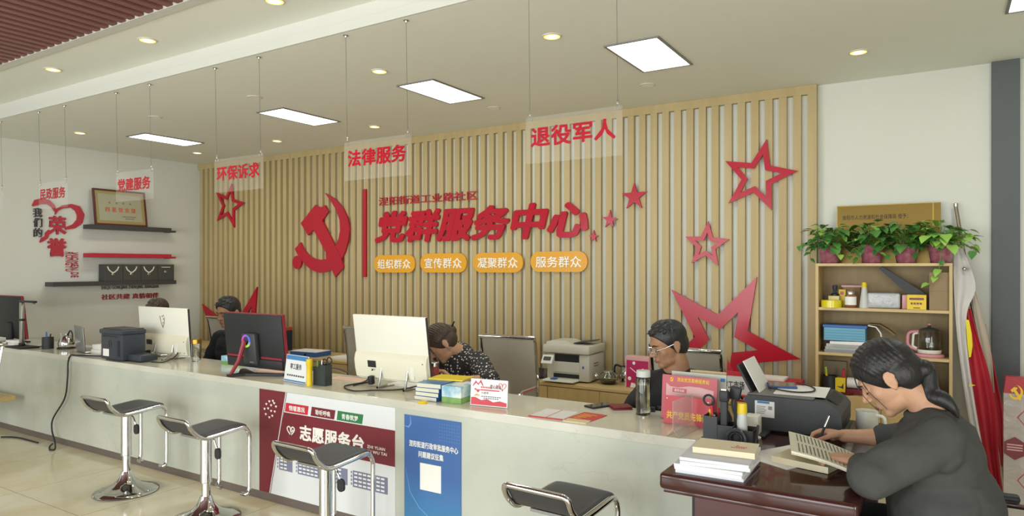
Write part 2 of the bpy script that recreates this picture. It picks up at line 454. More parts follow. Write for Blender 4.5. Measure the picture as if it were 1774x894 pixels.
def downlight(x, y, z, label, lit=True, k=6):
    t = thing('ceiling_downlight', label, 'ceiling light', (x, y, z), 0, 'round downlights lit' if lit else 'round downlights off')
    B().lathe([(.0455, -.001), (.046, -.006), (.053, -.004), (.055, 0)], n=24).build('trim_ring', M_CEILW, t)
    b = B().lathe([(0, -.0055), (.034, -.0055), (.034, -.0005), (0, -.0005)], n=24); b.m(1).lathe([(.0341, -.0055), (.045, -.0055), (.045, -.0005), (.0341, -.0005)], n=24)  # outer ring glows in place of the lit reflector
    b.build('lens', [M_WARM, M_WARMR] if lit else [M_WHITE, M_WHITE], t)
    if lit:
        l = bpy.data.lights.new('spot', 'SPOT'); l.energy = SPOT_POWER * k; l.color = (1.0, .86, .62); l.spot_size = R(95); l.spot_blend = .8; l.shadow_soft_size = .03
        o = bpy.data.objects.new('downlight_lamp', l); COL.objects.link(o); o.location = (x, y, z - .02)
for q in [(-1.81, 3.31, 'lit downlight right of the veterans sign left wire'), (-.41, 4.51, 'lit downlight above the white wall on the right'),
          (-3.08, 3.31, 'lit downlight beside the second largest panel light'), (-4.33, 4.59, 'lit downlight between the legal service sign and its wires'),
          (-5.65, 4.59, 'lit downlight above the environment sign, left of the red emblem'), (-6.99, 4.60, 'small lit downlight by the left end of the slatted wall'),
          (-6.89, 3.33, 'lit downlight nearest the left white wall, above the shelves')]:
    downlight(q[0], q[1], CEIL, q[2])
for q in [(-5.302, 2.384, 'lit downlight on the raised ceiling strip, leftmost'), (-4.127, 2.384, 'lit downlight on the raised ceiling strip, middle one'),
          (-2.955, 2.385, 'lit downlight on the raised ceiling strip, at the top edge')]:
    downlight(q[0], q[1], CEIL2, q[2], True, 16)
for q in [(-5.63, 3.32, 'unlit downlight left of the third panel light from the right'), (-4.34, 3.32, 'unlit downlight between the two middle panel lights'),
          (-3.02, 4.56, 'unlit downlight near the slatted wall, below the second panel light'), (-1.73, 4.55, 'unlit downlight near the slatted wall, below the largest panel light')]:
    downlight(q[0], q[1], CEIL, q[2], False)

# ------------------------------------------------------------------ hanging signs
M_WIRE = mat('steel_wire', '6a6a64', 0.4, 0.7)
def hanging_sign(x0, x1, word, label, bx0=.06, bx1=.94):
    xm = (x0 + x1) / 2
    t = thing('hanging_sign', label, 'sign', (xm, 2.715, 1.925), 0, 'clear acrylic signs hanging over the counter')
    h = (x1 - x0) / 2
    B().bx(-h, h, -.003, .003, 0, .212, .001).build('panel', M_ACRYL, t, smooth=0)
    for s in (-1, 1):
        w = B().tube([(s * (h - .022), 0, .225), (s * (h - .022), -.012, CEIL - 1.925)], .0011, 6)
        wo = w.build('wire', M_WIRE, t)
        B().lathe([(0, -.012), (.006, -.012), (.008, -.004), (.015, -.002), (.015, 0), (0, 0)], (s * (h - .022), -.012, CEIL - 1.925), 12).build('ceiling_mount', M_STEEL, wo)
        k = B().lathe([(0, 0), (.004, .002), (.005, .012), (.0, .03)], (s * (h - .022), 0, .218), 10)
        k.tube(arc((s * (h - .022), 0, .206), .013, 0, 2 * PI, 12)[:-1], .0014, 6, True)
        k.build('hook', M_STEEL, wo)
    if word:
        fr = frame((x0, 2.711, 1.925), (1, 0, 0), (0, 0, 1))
        w = x1 - x0
        lettering(t, M_RED, [(word, fr, w * bx0, .072, w * (bx1 - bx0), (.092), .001, .032)])
hanging_sign(-6.272, -5.808, '民政服务', 'clear hanging sign reading 民政服务, in front of the heart decoration')
hanging_sign(-5.105, -4.632, '党建服务', 'clear hanging sign reading 党建服务, in front of the framed certificate')
hanging_sign(-3.942, -3.469, '环保诉求', 'clear hanging sign reading 环保诉求, left end of the slatted wall')
hanging_sign(-2.785, -2.309, '法律服务', 'clear hanging sign reading 法律服务, above the red emblem')
hanging_sign(-1.621, -1.144, '退役军人', 'clear hanging sign reading 退役军人, above the big red lettering')
hanging_sign(-7.44, -6.915, '', 'clear hanging sign cut by the left edge of the photo')

# ------------------------------------------------------------------ red art on the slatted wall
WB = frame((0, SLF - .003, 0), (1, 0, 0), (0, 0, 1))
def wb(x, y, Y=5.12):
    p = at(x, y, Y=Y); return (p.x, p.z)
def wall_obj(name, b, m, label, cat, group=None):
    o = b.build(name, m, None, smooth=30); return tag(o, label, cat, group)
def emb(x, y): return wb(490 + .2125 * x, 310 + .2125 * y)
t = thing('party_emblem', 'large red hammer and sickle emblem on the slatted wall', 'emblem', (-5.6, SLF, 1.8))
sick = [(345, 115), (430, 165), (490, 235), (530, 320), (545, 400), (535, 500), (510, 590), (480, 655), (440, 710), (400, 738), (350, 760), (300, 765), (240, 745), (190, 705), (150, 660), (120, 612), (100, 570), (145, 517),
        (170, 570), (215, 625), (260, 650), (310, 660), (355, 652), (400, 605), (430, 548), (455, 490), (468, 420), (465, 340), (440, 260), (400, 190)]
ham = [(150, 362), (270, 210), (290, 226), (310, 230), (330, 226), (345, 215), (375, 265), (325, 340), (430, 548), (480, 650), (495, 720), (430, 800), (405, 740), (355, 640), (355, 600), (258, 420), (250, 415), (210, 460)]
B().prism(WB, [emb(*p) for p in sick], 0.0, .022).build('sickle', M_REDM, t, True, smooth=30)
B().prism(WB, [emb(*p) for p in ham], 0.0, .026).build('hammer', M_REDM, t, True, smooth=30)
B().prism(WB, [emb(118 + 36 * math.cos(a), 680 + 54 * math.sin(a)) for a in [2 * PI * i / 24 for i in range(24)]], 0.0, .024).build('sickle_knob', M_REDM, t, True, smooth=30)
p0, p1 = wb(628.5, 328), wb(631.5, 480)
wall_obj('red_bar', B().rect(WB, p0[0], p1[1], p0[0] + .045, p0[1], 0, .02), M_REDM, 'tall thin red upright bar between emblem and lettering', 'wall decoration')

def star_pts(c, tips, k=.47):
    out = []
    for i in range(5):
        a, q = tips[i], tips[(i + 1) % 5]
        out.append(a); out.append((c[0] + ((a[0] + q[0]) / 2 - c[0]) * k, c[1] + ((a[1] + q[1]) / 2 - c[1]) * k))
    return out
def reg_star(c, Rr, a0): return [(c[0] + Rr * math.cos(a0 + 2 * PI * i / 5), c[1] + Rr * math.sin(a0 + 2 * PI * i / 5)) for i in range(5)]
def star(tips_px, label, hollow=0.0, k=.47, tips=None, d0=0.0, group='red stars on the slatted wall', depth=.018):
    tips = tips or [wb(*p) for p in tips_px]
    c = (sum(p[0] for p in tips) / 5, sum(p[1] for p in tips) / 5)
    pts = star_pts(c, tips, k)
    b = B().prism(WB, pts, d0, d0 + depth, inset(pts, hollow) if hollow else None)
    return wall_obj('red_star', b, M_RED, label, 'star', group)
star([(1328, 241), (1382, 296), (1337, 364), (1262, 352), (1256.5, 279)], 'large hollow red star high on the right of the slatted wall', .038, .52)
star([(1227, 383), (1263, 414.5), (1244, 460), (1198, 456), (1187, 410)], 'medium hollow red star below the large high one', .03, .53)
star([(1098.5, 316), (1121, 331.5), (1111.5, 360.5), (1085, 361), (1077, 335)], 'largest solid red star right of the lettering')
star([(1057, 363.5), (1070, 379), (1063, 393), (1048, 393.5), (1043.5, 376)], 'middle solid red star right of the lettering')
star([(1028.4, 398.5), (1036.5, 408.5), (1032.7, 418.5), (1023.7, 418.5), (1020, 407.5)], 'smallest solid red star right after the lettering')
star([(401, 318), (423.5, 351), (405.6, 394.5), (375.5, 382.5), (374, 333)], 'hollow red star behind the hanging 环保诉求 sign', .036, .52)
def two_tip_star(ta, tb, label, hollow, side=-1):
    A, Q = Vector(wb(*ta)), Vector(wb(*tb)); Rr = (Q - A).length / 1.1756
    d = (Q - A).normalized(); n = Vector((-d.y, d.x)) * side
    c = (A + Q) / 2 + n * Rr * .809
    a0 = math.atan2(A.y - c.y, A.x - c.x)
    return star(None, label, hollow, .47, reg_star(c, Rr, a0))
two_tip_star((1163, 502), (1311, 480), 'huge hollow red star low on the wall behind the man in black', .088)
two_tip_star((349.5, 527), (445, 497), 'hollow red star low in the left corner behind the seated man', .075)

# lettering fixed to the slats
def box_of(bl, tr): p, q = wb(*bl), wb(*tr); return p[0], p[1], q[0] - p[0], q[1] - p[1]
x0, y0, w, h = box_of((654.5, 356.5), (825.6, 329.5))
o = link_mesh('wall_lettering', join_mesh('wall_lettering', [txt('涅阳街道工业路社区', WB, x0, y0, w, h, .006, .018)], [M_REDM])); tag(o, 'small red lettering reading 涅阳街道工业路社区 above the big line', 'lettering')
x0, y0, w, h = box_of((649, 421.5), (1019, 345.5))
o = link_mesh('wall_lettering', join_mesh('wall_lettering', [txt('党群服务中心', WB, x0, y0, w, h, .02, .046, .22)], [M_RED])); tag(o, 'big slanted red lettering reading 党群服务中心', 'lettering')
for (xa, ya, xb, yb), s in [((647.7, 472, 718.5, 441.5), '组织群众'), ((728, 472, 808, 438.5), '宣传群众'), ((819.4, 472, 905.8, 437), '凝聚群众'), ((919, 471, 1017.3, 434.8), '服务群众')]:
    x0, y0, w, h = box_of((xa, ya), (xb, yb))
    t = thing('wall_badge', 'amber rounded plate reading %s below the big red lettering' % s, 'sign', (x0 + w / 2, SLF, y0), 0, 'amber plates with white writing')
    B().prism(WB, rrect(x0, y0, x0 + w, y0 + h, h * .48), 0, .016).build('plate', M_GOLD, t, True, smooth=30)
    lettering(t, M_WHITE, [(s, WB, x0 + w * .10, y0 + h * .22, w * .80, h * .54, .004, .008, 0, .016)])

# ------------------------------------------------------------------ left wall: honours display
LW = frame((ROOM_X0, 0, 0), (0, 1, 0), (0, 0, 1))
def lw(x, y, X=-7.79):
    p = at(x, y, X=X); return (p.y, p.z)
def h1(x, y): return lw(x * .2462, 280 + y * .2462)
def ribbon(pts, ws):
    n = len(pts); P = [Vector(p) for p in pts]; a, c = [], []
    for i in range(n):
        d = (P[min(i + 1, n - 1)] - P[max(i - 1, 0)]).normalized(); q = Vector((-d.y, d.x)) * ws[i] / 2
        a.append(tuple(P[i] + q)); c.append(tuple(P[i] - q))
    return a + c[::-1]
M_RED2 = mat('red_board', 'b03240', 0.45)
t = thing('heart_decoration', 'red heart outline with 我们的荣誉 characters on the left white wall', 'wall decoration', (ROOM_X0, 3.4, 1.7))
for nm, pts, ws in [('heart_stroke', [(228, 312), (255, 288), (295, 277), (340, 285), (375, 315), (392, 355)], [.012, .075, .075, .06, .045, .014]),
                    ('heart_stroke', [(388, 372), (402, 340), (440, 318), (500, 311), (545, 330), (568, 375), (560, 420), (520, 455), (458, 472)], [.01, .03, .04, .05, .085, .095, .085, .06, .03]),
                    ('heart_stroke', [(352, 492), (332, 505), (326, 532), (300, 546), (280, 567)], [.06, .05, .04, .05, .012])]:
    B().prism(LW, ribbon([h1(*p) for p in pts], [q * .78 for q in ws]), .001, .018).build(nm, M_RED2, t, True, smooth=30)
items = []
for ch, (xa, ya, xb, yb) in zip('我们的', [(233, 390, 298, 328), (236, 460, 298, 398), (238, 530, 298, 468)]):
    p, q = h1(xa, ya), h1(xb, yb); items.append((ch, LW, p[0], p[1], q[0] - p[0], q[1] - p[1], .015, .01, 0, .001))
lettering(t, M_DKTEXT, items)
items = []
for ch, (xa, ya, xb, yb) in zip('荣誉', [(342, 512, 466, 385), (333, 668, 468, 540)]):
    p, q = h1(xa, ya), h1(xb, yb); items.append((ch, LW, p[0], p[1], q[0] - p[0], q[1] - p[1], .015, .035, 0, .001))
lettering(t, M_RED2, items)
LWV = frame((ROOM_X0, 0, 0), (0, 0, -1), (0, 1, 0))                      # upright Latin letters read downwards
p, q = h1(528, 638), h1(520, 815); p2, q2 = h1(490, 636), h1(485, 772)
lettering(t, M_RED2, [('WOMEN DE', LWV, -p[1], p[0] - .04, p[1] - q[1], .075, .01, 0, 0, .001), ('RONGYU', LWV, -p2[1], p2[0] - .04, p2[1] - q2[1], .075, .01, 0, 0, .001)])
def h2(x, y): return lw(x * .2909, 280 + y * .2909)
t = thing('wall_slogan', 'dark red characters 社区共建真情相伴 below the lowest shelf', 'lettering', (ROOM_X0, 4.1, 1.15))
p, q = h2(605, 824), h2(945, 780)
lettering(t, M_RED2, [('社区共建 真情相伴', LW, p[0], p[1], q[0] - p[0], abs(q[1] - p[1]), .012, .012, 0, .001)])
p, q = h2(605, 768), h2(945, 752)
lettering(t, M_DKTEXT, [('SHEQU GONGJIAN ZHENQING XIANGBAN', LW, p[0], p[1], q[0] - p[0], .05, .006, 0, 0, .001)])

M_REDSHELF = mat('red_shelf_board', 'b02a3a', 0.45)
def shelf(y0, y1, z, m, label, stub=True):
    b = B().bx(ROOM_X0, -7.64, y0, y1, z, z + .045, .002)
    if stub: b.bx(ROOM_X0, -7.65, y1, y1 + .06, z - .004, z + .018, .002)
    o = b.build('wall_shelf', m, None, smooth=0); return tag(o, label, 'shelf', 'floating shelves on the left wall')
ZS = (1.862, 1.556, 1.252)
shelf(3.80, 4.70, ZS[0], M_DARKSHELF, 'top charcoal floating shelf holding the framed certificate')
shelf(3.80, 4.70, ZS[1], M_REDSHELF, 'middle red floating shelf, empty')
shelf(3.43, 4.76, ZS[2], M_DARKSHELF, 'lowest charcoal floating shelf holding dark medal boxes', False)
# framed certificate leaning on the top shelf
zc = ZS[0] + .045
A_, B_, C_, D_ = [at(x, y, X=-7.68) for x, y in ((177, 393), (263, 397), (257, 345), (169, 334))]
fy0, fy1 = 3.86, 4.43; tilt = R(9)
t = thing('framed_certificate', 'framed gold bordered certificate reading 四星党支部 leaning on the top shelf', 'certificate', (-7.68, (fy0 + fy1) / 2, zc))
FRC = frame((-7.675, fy0, zc), (0, 1, 0), (-math.sin(tilt), 0, math.cos(tilt)))
cw, chh = fy1 - fy0, .40
M_FRW = mat('dark_red_wood', '5a2a22', 0.35)
b = B().prism(FRC, [(0, 0), (cw, 0), (cw, chh), (0, chh)], -.012, .012, [(.018, .018), (cw - .018, .018), (cw - .018, chh - .018), (.018, chh - .018)])
b.build('frame', M_FRW, t, True, smooth=0)
M_CERT_G = mat('gold_border_foil', 'ab9d6c', 0.25, 0.35); M_CERT = mat('certificate_plate', 'b6b49c', 0.22, 0.35)
b = B().rect(FRC, .018, .018, cw - .018, chh - .018, -.008, .002); b.m(1).rect(FRC, .052, .052, cw - .052, chh - .052, .002, .0035)
b.build('plate', [M_CERT_G, M_CERT], t, True, smooth=0)
M_ORANGE = mat('orange_red_ink', 'c2572e', 0.5); M_BROWNINK = mat('brown_ink', '7a6648', 0.5)
lettering(t, M_ORANGE, [('四 星 党 支 部', FRC, .12, .15, .33, .055, .002, .02, 0, .0035)])
b = B()
for i in range(4):
    b.prism(FRC, star_pts((.17 + i * .075, .252), reg_star((.17 + i * .075, .252), .016, PI / 2), .47), .0035, .005)
for i in range(9): b.rect(FRC, .30 + i * .017, .098, .312 + i * .017, .11, .0035, .0045)
for i in range(6): b.rect(FRC, .33 + i * .017, .075, .342 + i * .017, .087, .0035, .0045)
b.build('lettering', M_BROWNINK, t, True, smooth=0)
# four dark medal boxes on the lowest shelf
M_BOXD = mat('dark_grey_card', '44443f', 0.6); M_RIB = mat('white_ribbon', 'd8d6c8', 0.6)
zb = ZS[2] + .045; bh = .185
ys = [3.95, 4.15, 4.35, 4.55, 4.745]
for i in range(4):
    y0, y1 = ys[i], ys[i + 1] - .004
    t = thing('medal_box', ['dark medal box with white ribbon, leftmost on the lowest shelf', 'dark medal box with white ribbon, second from the left', 'dark medal box with white ribbon, third from the left',
                            'dark medal box with short ribbon at the right end'][i], 'box', (-7.69, (y0 + y1) / 2, zb), 0, 'dark medal boxes on the lowest shelf')
    B().bx(-7.78, -7.655, y0, y1, zb, zb + bh, .003).build('case', M_BOXD, t, True, smooth=0)
    c = (y0 + y1) / 2 - .01; FRM = frame((-7.655, c, zb), (0, 1, 0), (0, 0, 1))
    b = B()
    if i < 3:
        b.prism(FRM, ribbon([(-.06, bh - .025), (-.045, bh - .06), (-.015, bh - .085), (0, bh - .09)], [.012] * 4), 0, .003)
        b.prism(FRM, ribbon([(.06, bh - .025), (.045, bh - .06), (.015, bh - .085), (0, bh - .09)], [.012] * 4), 0.0005, .0035)
    else: b.rect(FRM, -.05, bh - .035, .055, bh - .028, 0, .002)
    b.build('ribbon', M_RIB, t, True, smooth=0)
    B().lathe([(0, .006), (.012, .006), (.016, .003), (.016, 0), (0, 0)], (-7.655, c, zb + (bh - .11 if i < 3 else .1)), 14, (0, R(90), 0)).build('medal', M_STEEL, t, True)
# ------------------------------------------------------------------ counter
CT = .74                                                                  # counter top height
t = thing('service_counter', 'long white quartz reception counter across the room', 'counter', (-4.3, 3.0, 0))
b = B().bx(ROOM_X0 + .002, -.87, 2.80, 3.22, .055, CT - .045)
b.build('front_panel', M_STONE, t, True, smooth=0)
b = B().bx(ROOM_X0 + .002, -.848, 2.78, 3.262, CT - .042, CT, .003)
b.build('worktop', M_STONE_TOP, t, True, smooth=0)
B().bx(ROOM_X0 + .002, -.89, 2.81, 3.2, 0, .055).build('kick_plate', M_KICK, t, True, smooth=0)
B().bx(-.868, -.85, 2.79, 3.25, 0, CT - .042).build('end_panel', M_BLACKP, t, True, smooth=0)

CF = frame((0, 2.80, 0), (1, 0, 0), (0, 0, 1))
def cf(x, y):
    p = at(x, y, Y=2.797); return (p.x, p.z)
def cfb(x, y): return cf(440 + .2617 * x, 660 + .2617 * y)
M_MAROON = mat('maroon_print', '74242f', 0.35); M_PRWHITE = mat('white_print', 'dfe3e2', 0.35); M_PRRED = mat('red_print', 'c4303f', 0.35)
M_PRGREEN = mat('green_print', '2e7a4a', 0.35); M_PRSLATE = mat('slate_print', '7b7f97', 0.4)
px0, px1, pz0, pz1 = cf(449.5, 760)[0], cf(684.5, 760)[0], .057, .692
t = thing('counter_poster', 'maroon and white poster reading 志愿服务台 on the counter front', 'poster', ((px0 + px1) / 2, 2.80, pz0))
B().rect(CF, px0, pz0, px1, pz1, .0005, .003).build('sheet', M_PRWHITE, t, True, smooth=0)
PWd = px1 - px0; PH = pz1 - pz0
def pp(u, v): return (px0 + u * PWd, pz0 + v * PH)
b = B().prism(CF, [pp(0, 0), pp(.082, 0), pp(.216, 1), pp(0, 1)], .003, .004)                       # slanted maroon side
b.prism(CF, [pp(.158, .508), pp(1, .500), pp(1, .808), pp(.205, .808)], .003, .004)                    # maroon title band
b.prism(CF, [pp(.413, .817), pp(.587, .817), pp(.597, .902), pp(.422, .902)], .003, .004)
b.m(1).prism(CF, [pp(.212, .817), pp(.39, .817), pp(.398, .902), pp(.221, .902)], .003, .004)
b.m(2).prism(CF, [pp(.606, .817), pp(.783, .817), pp(.792, .902), pp(.614, .902)], .003, .004)
b.m(0).prism(CF, [pp(.090, 0), pp(.094, 0), pp(.228, 1), pp(.224, 1)], .003, .004)
b.m(3)
for u0, u1 in ((.165, .272), (.314, .487), (.545, .683), (.72, .953)): b.rect(CF, *pp(u0, .25), *pp(u1, .395), .003, .004)
for u0 in (.15, .30, .706):
    for k in range(4): b.rect(CF, *pp(u0, .265 + k * .034), *pp(u0 + .008, .285 + k * .034), .003, .004)
b.build('print', [M_MAROON, M_PRRED, M_PRGREEN, M_PRSLATE], t, True, smooth=0)
def pbox(s, u, v, w, h, bold=.02): return (s, CF, px0 + u * PWd, pz0 + v * PH, w * PWd, h * PH, .001, bold, 0, .004)
lettering(t, M_WHITE, [pbox('志愿服务台', .33, .572, .468, .148, .035), pbox('情暖惠民', .245, .833, .125, .05), pbox('聆听呼唤', .45, .833, .11, .05), pbox('青春筑梦', .642, .833, .115, .05),
                       pbox('ZHI YUAN', .818, .618, .118, .027), pbox('FU WU TAI', .818, .578, .13, .027)])
b = B()
for u0, u1 in ((.175, .262), (.324, .477), (.555, .673), (.73, .943)):                                  # rows of tiny print
    for k in range(4):
        n = int((u1 - u0) / .03)
        for j in range(n): b.rect(CF, *pp(u0 + j * .03, .265 + k * .034), *pp(u0 + j * .03 + .022, .280 + k * .034), .004, .005)
def heart(cx, cz, s):
    return [(cx + s * .0625 * 16 * math.sin(a) ** 3, cz + s * .0625 * (13 * math.cos(a) - 5 * math.cos(2 * a) - 2 * math.cos(3 * a) - math.cos(4 * a))) for a in [2 * PI * i / 28 for i in range(28)]]
hx, hz = pp(.26, .645); hp = heart(hx, hz, .036)
b.prism(CF, hp, .004, .005, inset(hp, .0075))
for i in range(3): b.prism(CF, ribbon([(hx + .004 + i * .006, hz - .010 + i * .003), (hx + .020 + i * .003, hz + .010 - i * .003)], [.003, .003]), .004, .005)
for (u, v) in [(.06, .86), (.045, .81), (.055, .76), (.085, .735), (.11, .755), (.13, .80), (.14, .85), (.085, .89), (.115, .9), (.075, .82), (.10, .855), (.125, .88), (.10, .80)]:
    q = pp(u, v); b.prism(CF, heart(q[0], q[1], .0085), .004, .005)
b.build('lettering', M_WHITE, t, True, smooth=0)

def blue_print():
    m = bpy.data.materials.new('blue_print'); m.use_nodes = True
    nt = m.node_tree; bs = nt.nodes['Principled BSDF']; N = nt.nodes.new
    tc = N('ShaderNodeTexCoord'); sx = N('ShaderNodeSeparateXYZ'); nt.links.new(tc.outputs['Generated'], sx.inputs[0])
    r = N('ShaderNodeValToRGB'); e = r.color_ramp.elements
    e[0].position = .0; e[0].color = lin('4a8db8'); e[1].position = .5; e[1].color = lin('3f67a2')
    nt.links.new(sx.outputs[2], r.inputs[0]); nt.links.new(r.outputs[0], bs.inputs['Base Color']); bs.inputs['Roughness'].default_value = .35
    return m
bx0, bx1 = cf(700.5, 760)[0], cf(799, 760)[0]; bz1 = .667
t = thing('counter_poster', 'blue upright poster with white heading on the counter front', 'poster', ((bx0 + bx1) / 2, 2.80, .057))
B().rect(CF, bx0, .057, bx1, bz1, .0005, .003).build('sheet', blue_print(), t, True, smooth=0)
bw = bx1 - bx0
M_PRLB = mat('pale_blue_print', '6fa3d0', 0.4)
b = B()
for i in range(9):
    for j in range(6): b.rect(CF, bx0 + bw * (.63 + i * .042), bz1 - .025 - j * .017, bx0 + bw * (.638 + i * .042), bz1 - .022 - j * .017, .003, .004)
b.prism(CF, ribbon([(bx0 + .002, bz1 - .06), (bx0 + .03, bz1 - .065), (bx0 + .045, bz1 - .045), (bx0 + .042, bz1 - .003)], [.002, .008, .008, .002]), .003, .004)
b.prism(CF, ribbon([(bx0 + .01, .38), (bx0 + .04, .26), (bx0 + .10, .19), (bx0 + .18, .14), (bx0 + bw - .01, .125)], [.001, .004, .005, .004, .001]), .003, .004)
b.build('print', M_PRLB, t, True, smooth=0)
lettering(t, M_WHITE, [('涅阳街道行政审批服务中心', CF, bx0 + bw * .09, bz1 - .165, bw * .86, .034, .001, .03, 0, .003), ('问题建议征集', CF, bx0 + bw * .26, bz1 - .215, bw * .44, .034, .001, .03, 0, .003)])
B().rect(CF, bx0 + bw * .29, .285, bx0 + bw * .66, .425, .003, .0045).build('blank_card', M_WHITE, t, True, smooth=0)

# ------------------------------------------------------------------ bar stools
M_SEAT = mat('black_leatherette', '34363a', 0.42, bump=(60, .1, .002))
def make_stool():
    t = thing('bar_stool', '', 'stool', (0, 0, 0), 0, 'chrome bar stools in front of the counter')
    hw = .142
    b = B().lathe([(0, .002), (.188, .002), (.192, .006), (.189, .012), (.15, .026), (.085, .05), (.05, .085), (.036, .12), (.03, .135), (0, .135)], n=40)
    b.build('base', M_CHROME, t, smooth=60)
    b = B().cyl((0, 0, .10), (0, 0, .30), .024, n=24); b.build('lower_post', M_CHROME, t)
    b = B().cyl((0, 0, .235), (0, 0, .515), .031, n=24).tube(arc((0, 0, .237), .0315, 0, 2 * PI, 24, ax=(1, 0, 0), ay=(0, 1, 0))[:-1], .002, 6, True)
    b.build('upper_post', M_CHROME, t)
    # tubular frame: from the foot rest up, over the seat and round the low back
    side = lambda s: [(s * (hw - .045), .165, .14), (s * hw, .165, .14), (s * hw, .185, .165), (s * hw, .185, .50), (s * hw, .155, .543), (s * hw, 0, .530), (s * hw, -.12, .522), (s * hw, -.185, .585), (s * hw, -.205, .635)]
    path = fillet(side(1) + side(-1)[::-1], .045, 5)
    B().tube(path, .0115, 10).build('frame', M_CHROME, t)
    prof = [(.178, .532), (.168, .549), (.145, .554), (.07, .548), (0, .543), (-.07, .537), (-.115, .536), (-.15, .560), (-.178, .598), (-.196, .63), (-.204, .64)]
    w = hw - .004
    rows = [[(x * w, y, z + .003 * (1 - x * x)) for x in (-1, -.6, 0, .6, 1)] for y, z in prof]
    B().grid(rows).build('seat', M_SEAT, t, solid=.016, sub=1, smooth=60)
    B().bx(-.09, .09, -.1, .1, .512, .524).build('seat_plate', M_GREYMETAL, t, smooth=0)
    l = B().tube([(.03, .0, .505), (.075, .0, .49), (.105, .0, .44)], .004, 8).build('lever', M_CHROME, t)
    B().prism(frame((.09, .004, .385), (1, 0, 0), (0, 0, 1)), rrect(0, 0, .045, .062, .02), 0, .012).build('lever_grip', M_BLACKP, l)
    return t
stool = make_stool()
for i, (x, y, rz, lab) in enumerate([(at(219, 780, Y=2.44).x, 2.44, .04, 'chrome and black bar stool furthest left, whole round base in view'), (at(357, 800, Y=2.42).x, 2.42, .0, 'chrome and black bar stool second from left, left of the maroon poster'),
                                     (at(564, 840, Y=2.40).x, 2.40, -.02, 'chrome and black bar stool in front of the maroon poster'), (at(976, 890, Y=2.38).x, 2.38, -.06, 'chrome and black bar stool cut by the bottom edge, by the wooden desk')]):
    o = stool if i == 0 else copy_tree(stool)
    o.location = (x, y, 0); o.rotation_euler = (0, 0, rz); retag(o, lab)
    for c in o.children:                                                  # gas lift set lower on some
        if c.name.split('.')[0] not in ('base', 'lower_post'): c.location.z = (0, -.025, -.03, -.005)[i]

# ------------------------------------------------------------------ wooden writing desk
M_MAHO = mat('mahogany_veneer', '4e2420', 0.3, noise=(8.0, '3a1a18', 0.3), aniso=(.4, 4, 4), coat=.3)
M_MAHOT = mat('mahogany_top', '45211e', 0.16, noise=(6.0, '371917', 0.3), aniso=(1, 5, 1), coat=.3)
DZ = .75; DX0, DX1, DY0, DY1 = -.815, -.205, 2.25, 3.50
t = thing('writing_desk', 'dark mahogany desk with papers, right of the white counter', 'desk', (-.51, 2.87, 0))
b = B().bx(DX0, DX1, DY0, DY1, DZ - .055, DZ, .012, 3).bx(DX0 + .012, DX1 - .012, DY0 + .012, DY1 - .012, DZ - .068, DZ - .055, .003)
b.build('desk_top', M_MAHOT, t, True, smooth=30)
for y0, y1 in ((DY0 + .04, DY0 + .065), (DY1 - .065, DY1 - .04)):
    B().bx(DX0 + .11, DX1 - .03, y0, y1, 0, DZ - .068, .002).build('side_panel', M_MAHO, t, True, smooth=0)
B().bx(DX0 + .13, DX0 + .15, DY0 + .065, DY1 - .065, .12, DZ - .068).build('modesty_panel', M_MAHO, t, True, smooth=0)

# ------------------------------------------------------------------ low cabinets along the wall
M_OAK = mat('pale_oak_laminate', 'c6ad7a', 0.45, noise=(5, 'b89d69', .3), aniso=(5, 5, .5))
M_OAKT = mat('pale_oak_top', 'c9b07c', 0.4, noise=(5, 'bca370', .3), aniso=(.5, 5, 5))
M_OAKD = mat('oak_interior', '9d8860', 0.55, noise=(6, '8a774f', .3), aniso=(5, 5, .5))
KT = .56; KY0, KY1 = 4.64, 5.108
kx = [-7.78, -6.74, -5.70, -4.66, -3.62, -2.58, -1.70, -.735]
labs = ['low oak cabinet in the left corner, mostly hidden', 'low oak cabinet behind the left white monitor, mostly hidden', 'low oak cabinet under the blue folder', 'low oak cabinet hidden behind the black monitor side chair',
        'low oak cabinet behind the middle white monitor', 'low oak cabinet under the white printer', 'low oak cabinet under the red boxes']
for i in range(len(kx) - 1):
    x0, x1 = kx[i] + .001, kx[i + 1] - .001
    t = thing('low_cabinet', labs[i], 'cabinet', ((x0 + x1) / 2, (KY0 + KY1) / 2, 0), 0, 'low oak cabinets along the slatted wall')
    B().bx(x0, x1, KY0 + .02, KY1, .06, KT - .026).bx(x0 + .02, x1 - .02, KY0 + .05, KY1 - .02, 0, .06).build('body', M_OAK, t, True, smooth=0)
    xm = (x0 + x1) / 2
    for a, c, hx_ in ((x0 + .002, xm - .0015, xm - .04), (xm + .0015, x1 - .002, xm + .04)):
        d = B().bx(a, c, KY0 + .003, KY0 + .02, .065, KT - .03, .001).build('door', M_OAK, t, True, smooth=0)
        B().tube(fillet([(hx_, KY0 + .003, .30), (hx_, KY0 - .022, .30), (hx_, KY0 - .022, .42), (hx_, KY0 + .003, .42)], .012), .005, 8).build('handle', M_STEEL, d, True)
o = B().bx(kx[0], kx[-1], KY0, KY1, KT - .025, KT, .004).build('cabinet_worktop', M_OAKT, None, smooth=0)
tag(o, 'long pale oak top over the low cabinets along the slatted wall', 'worktop')

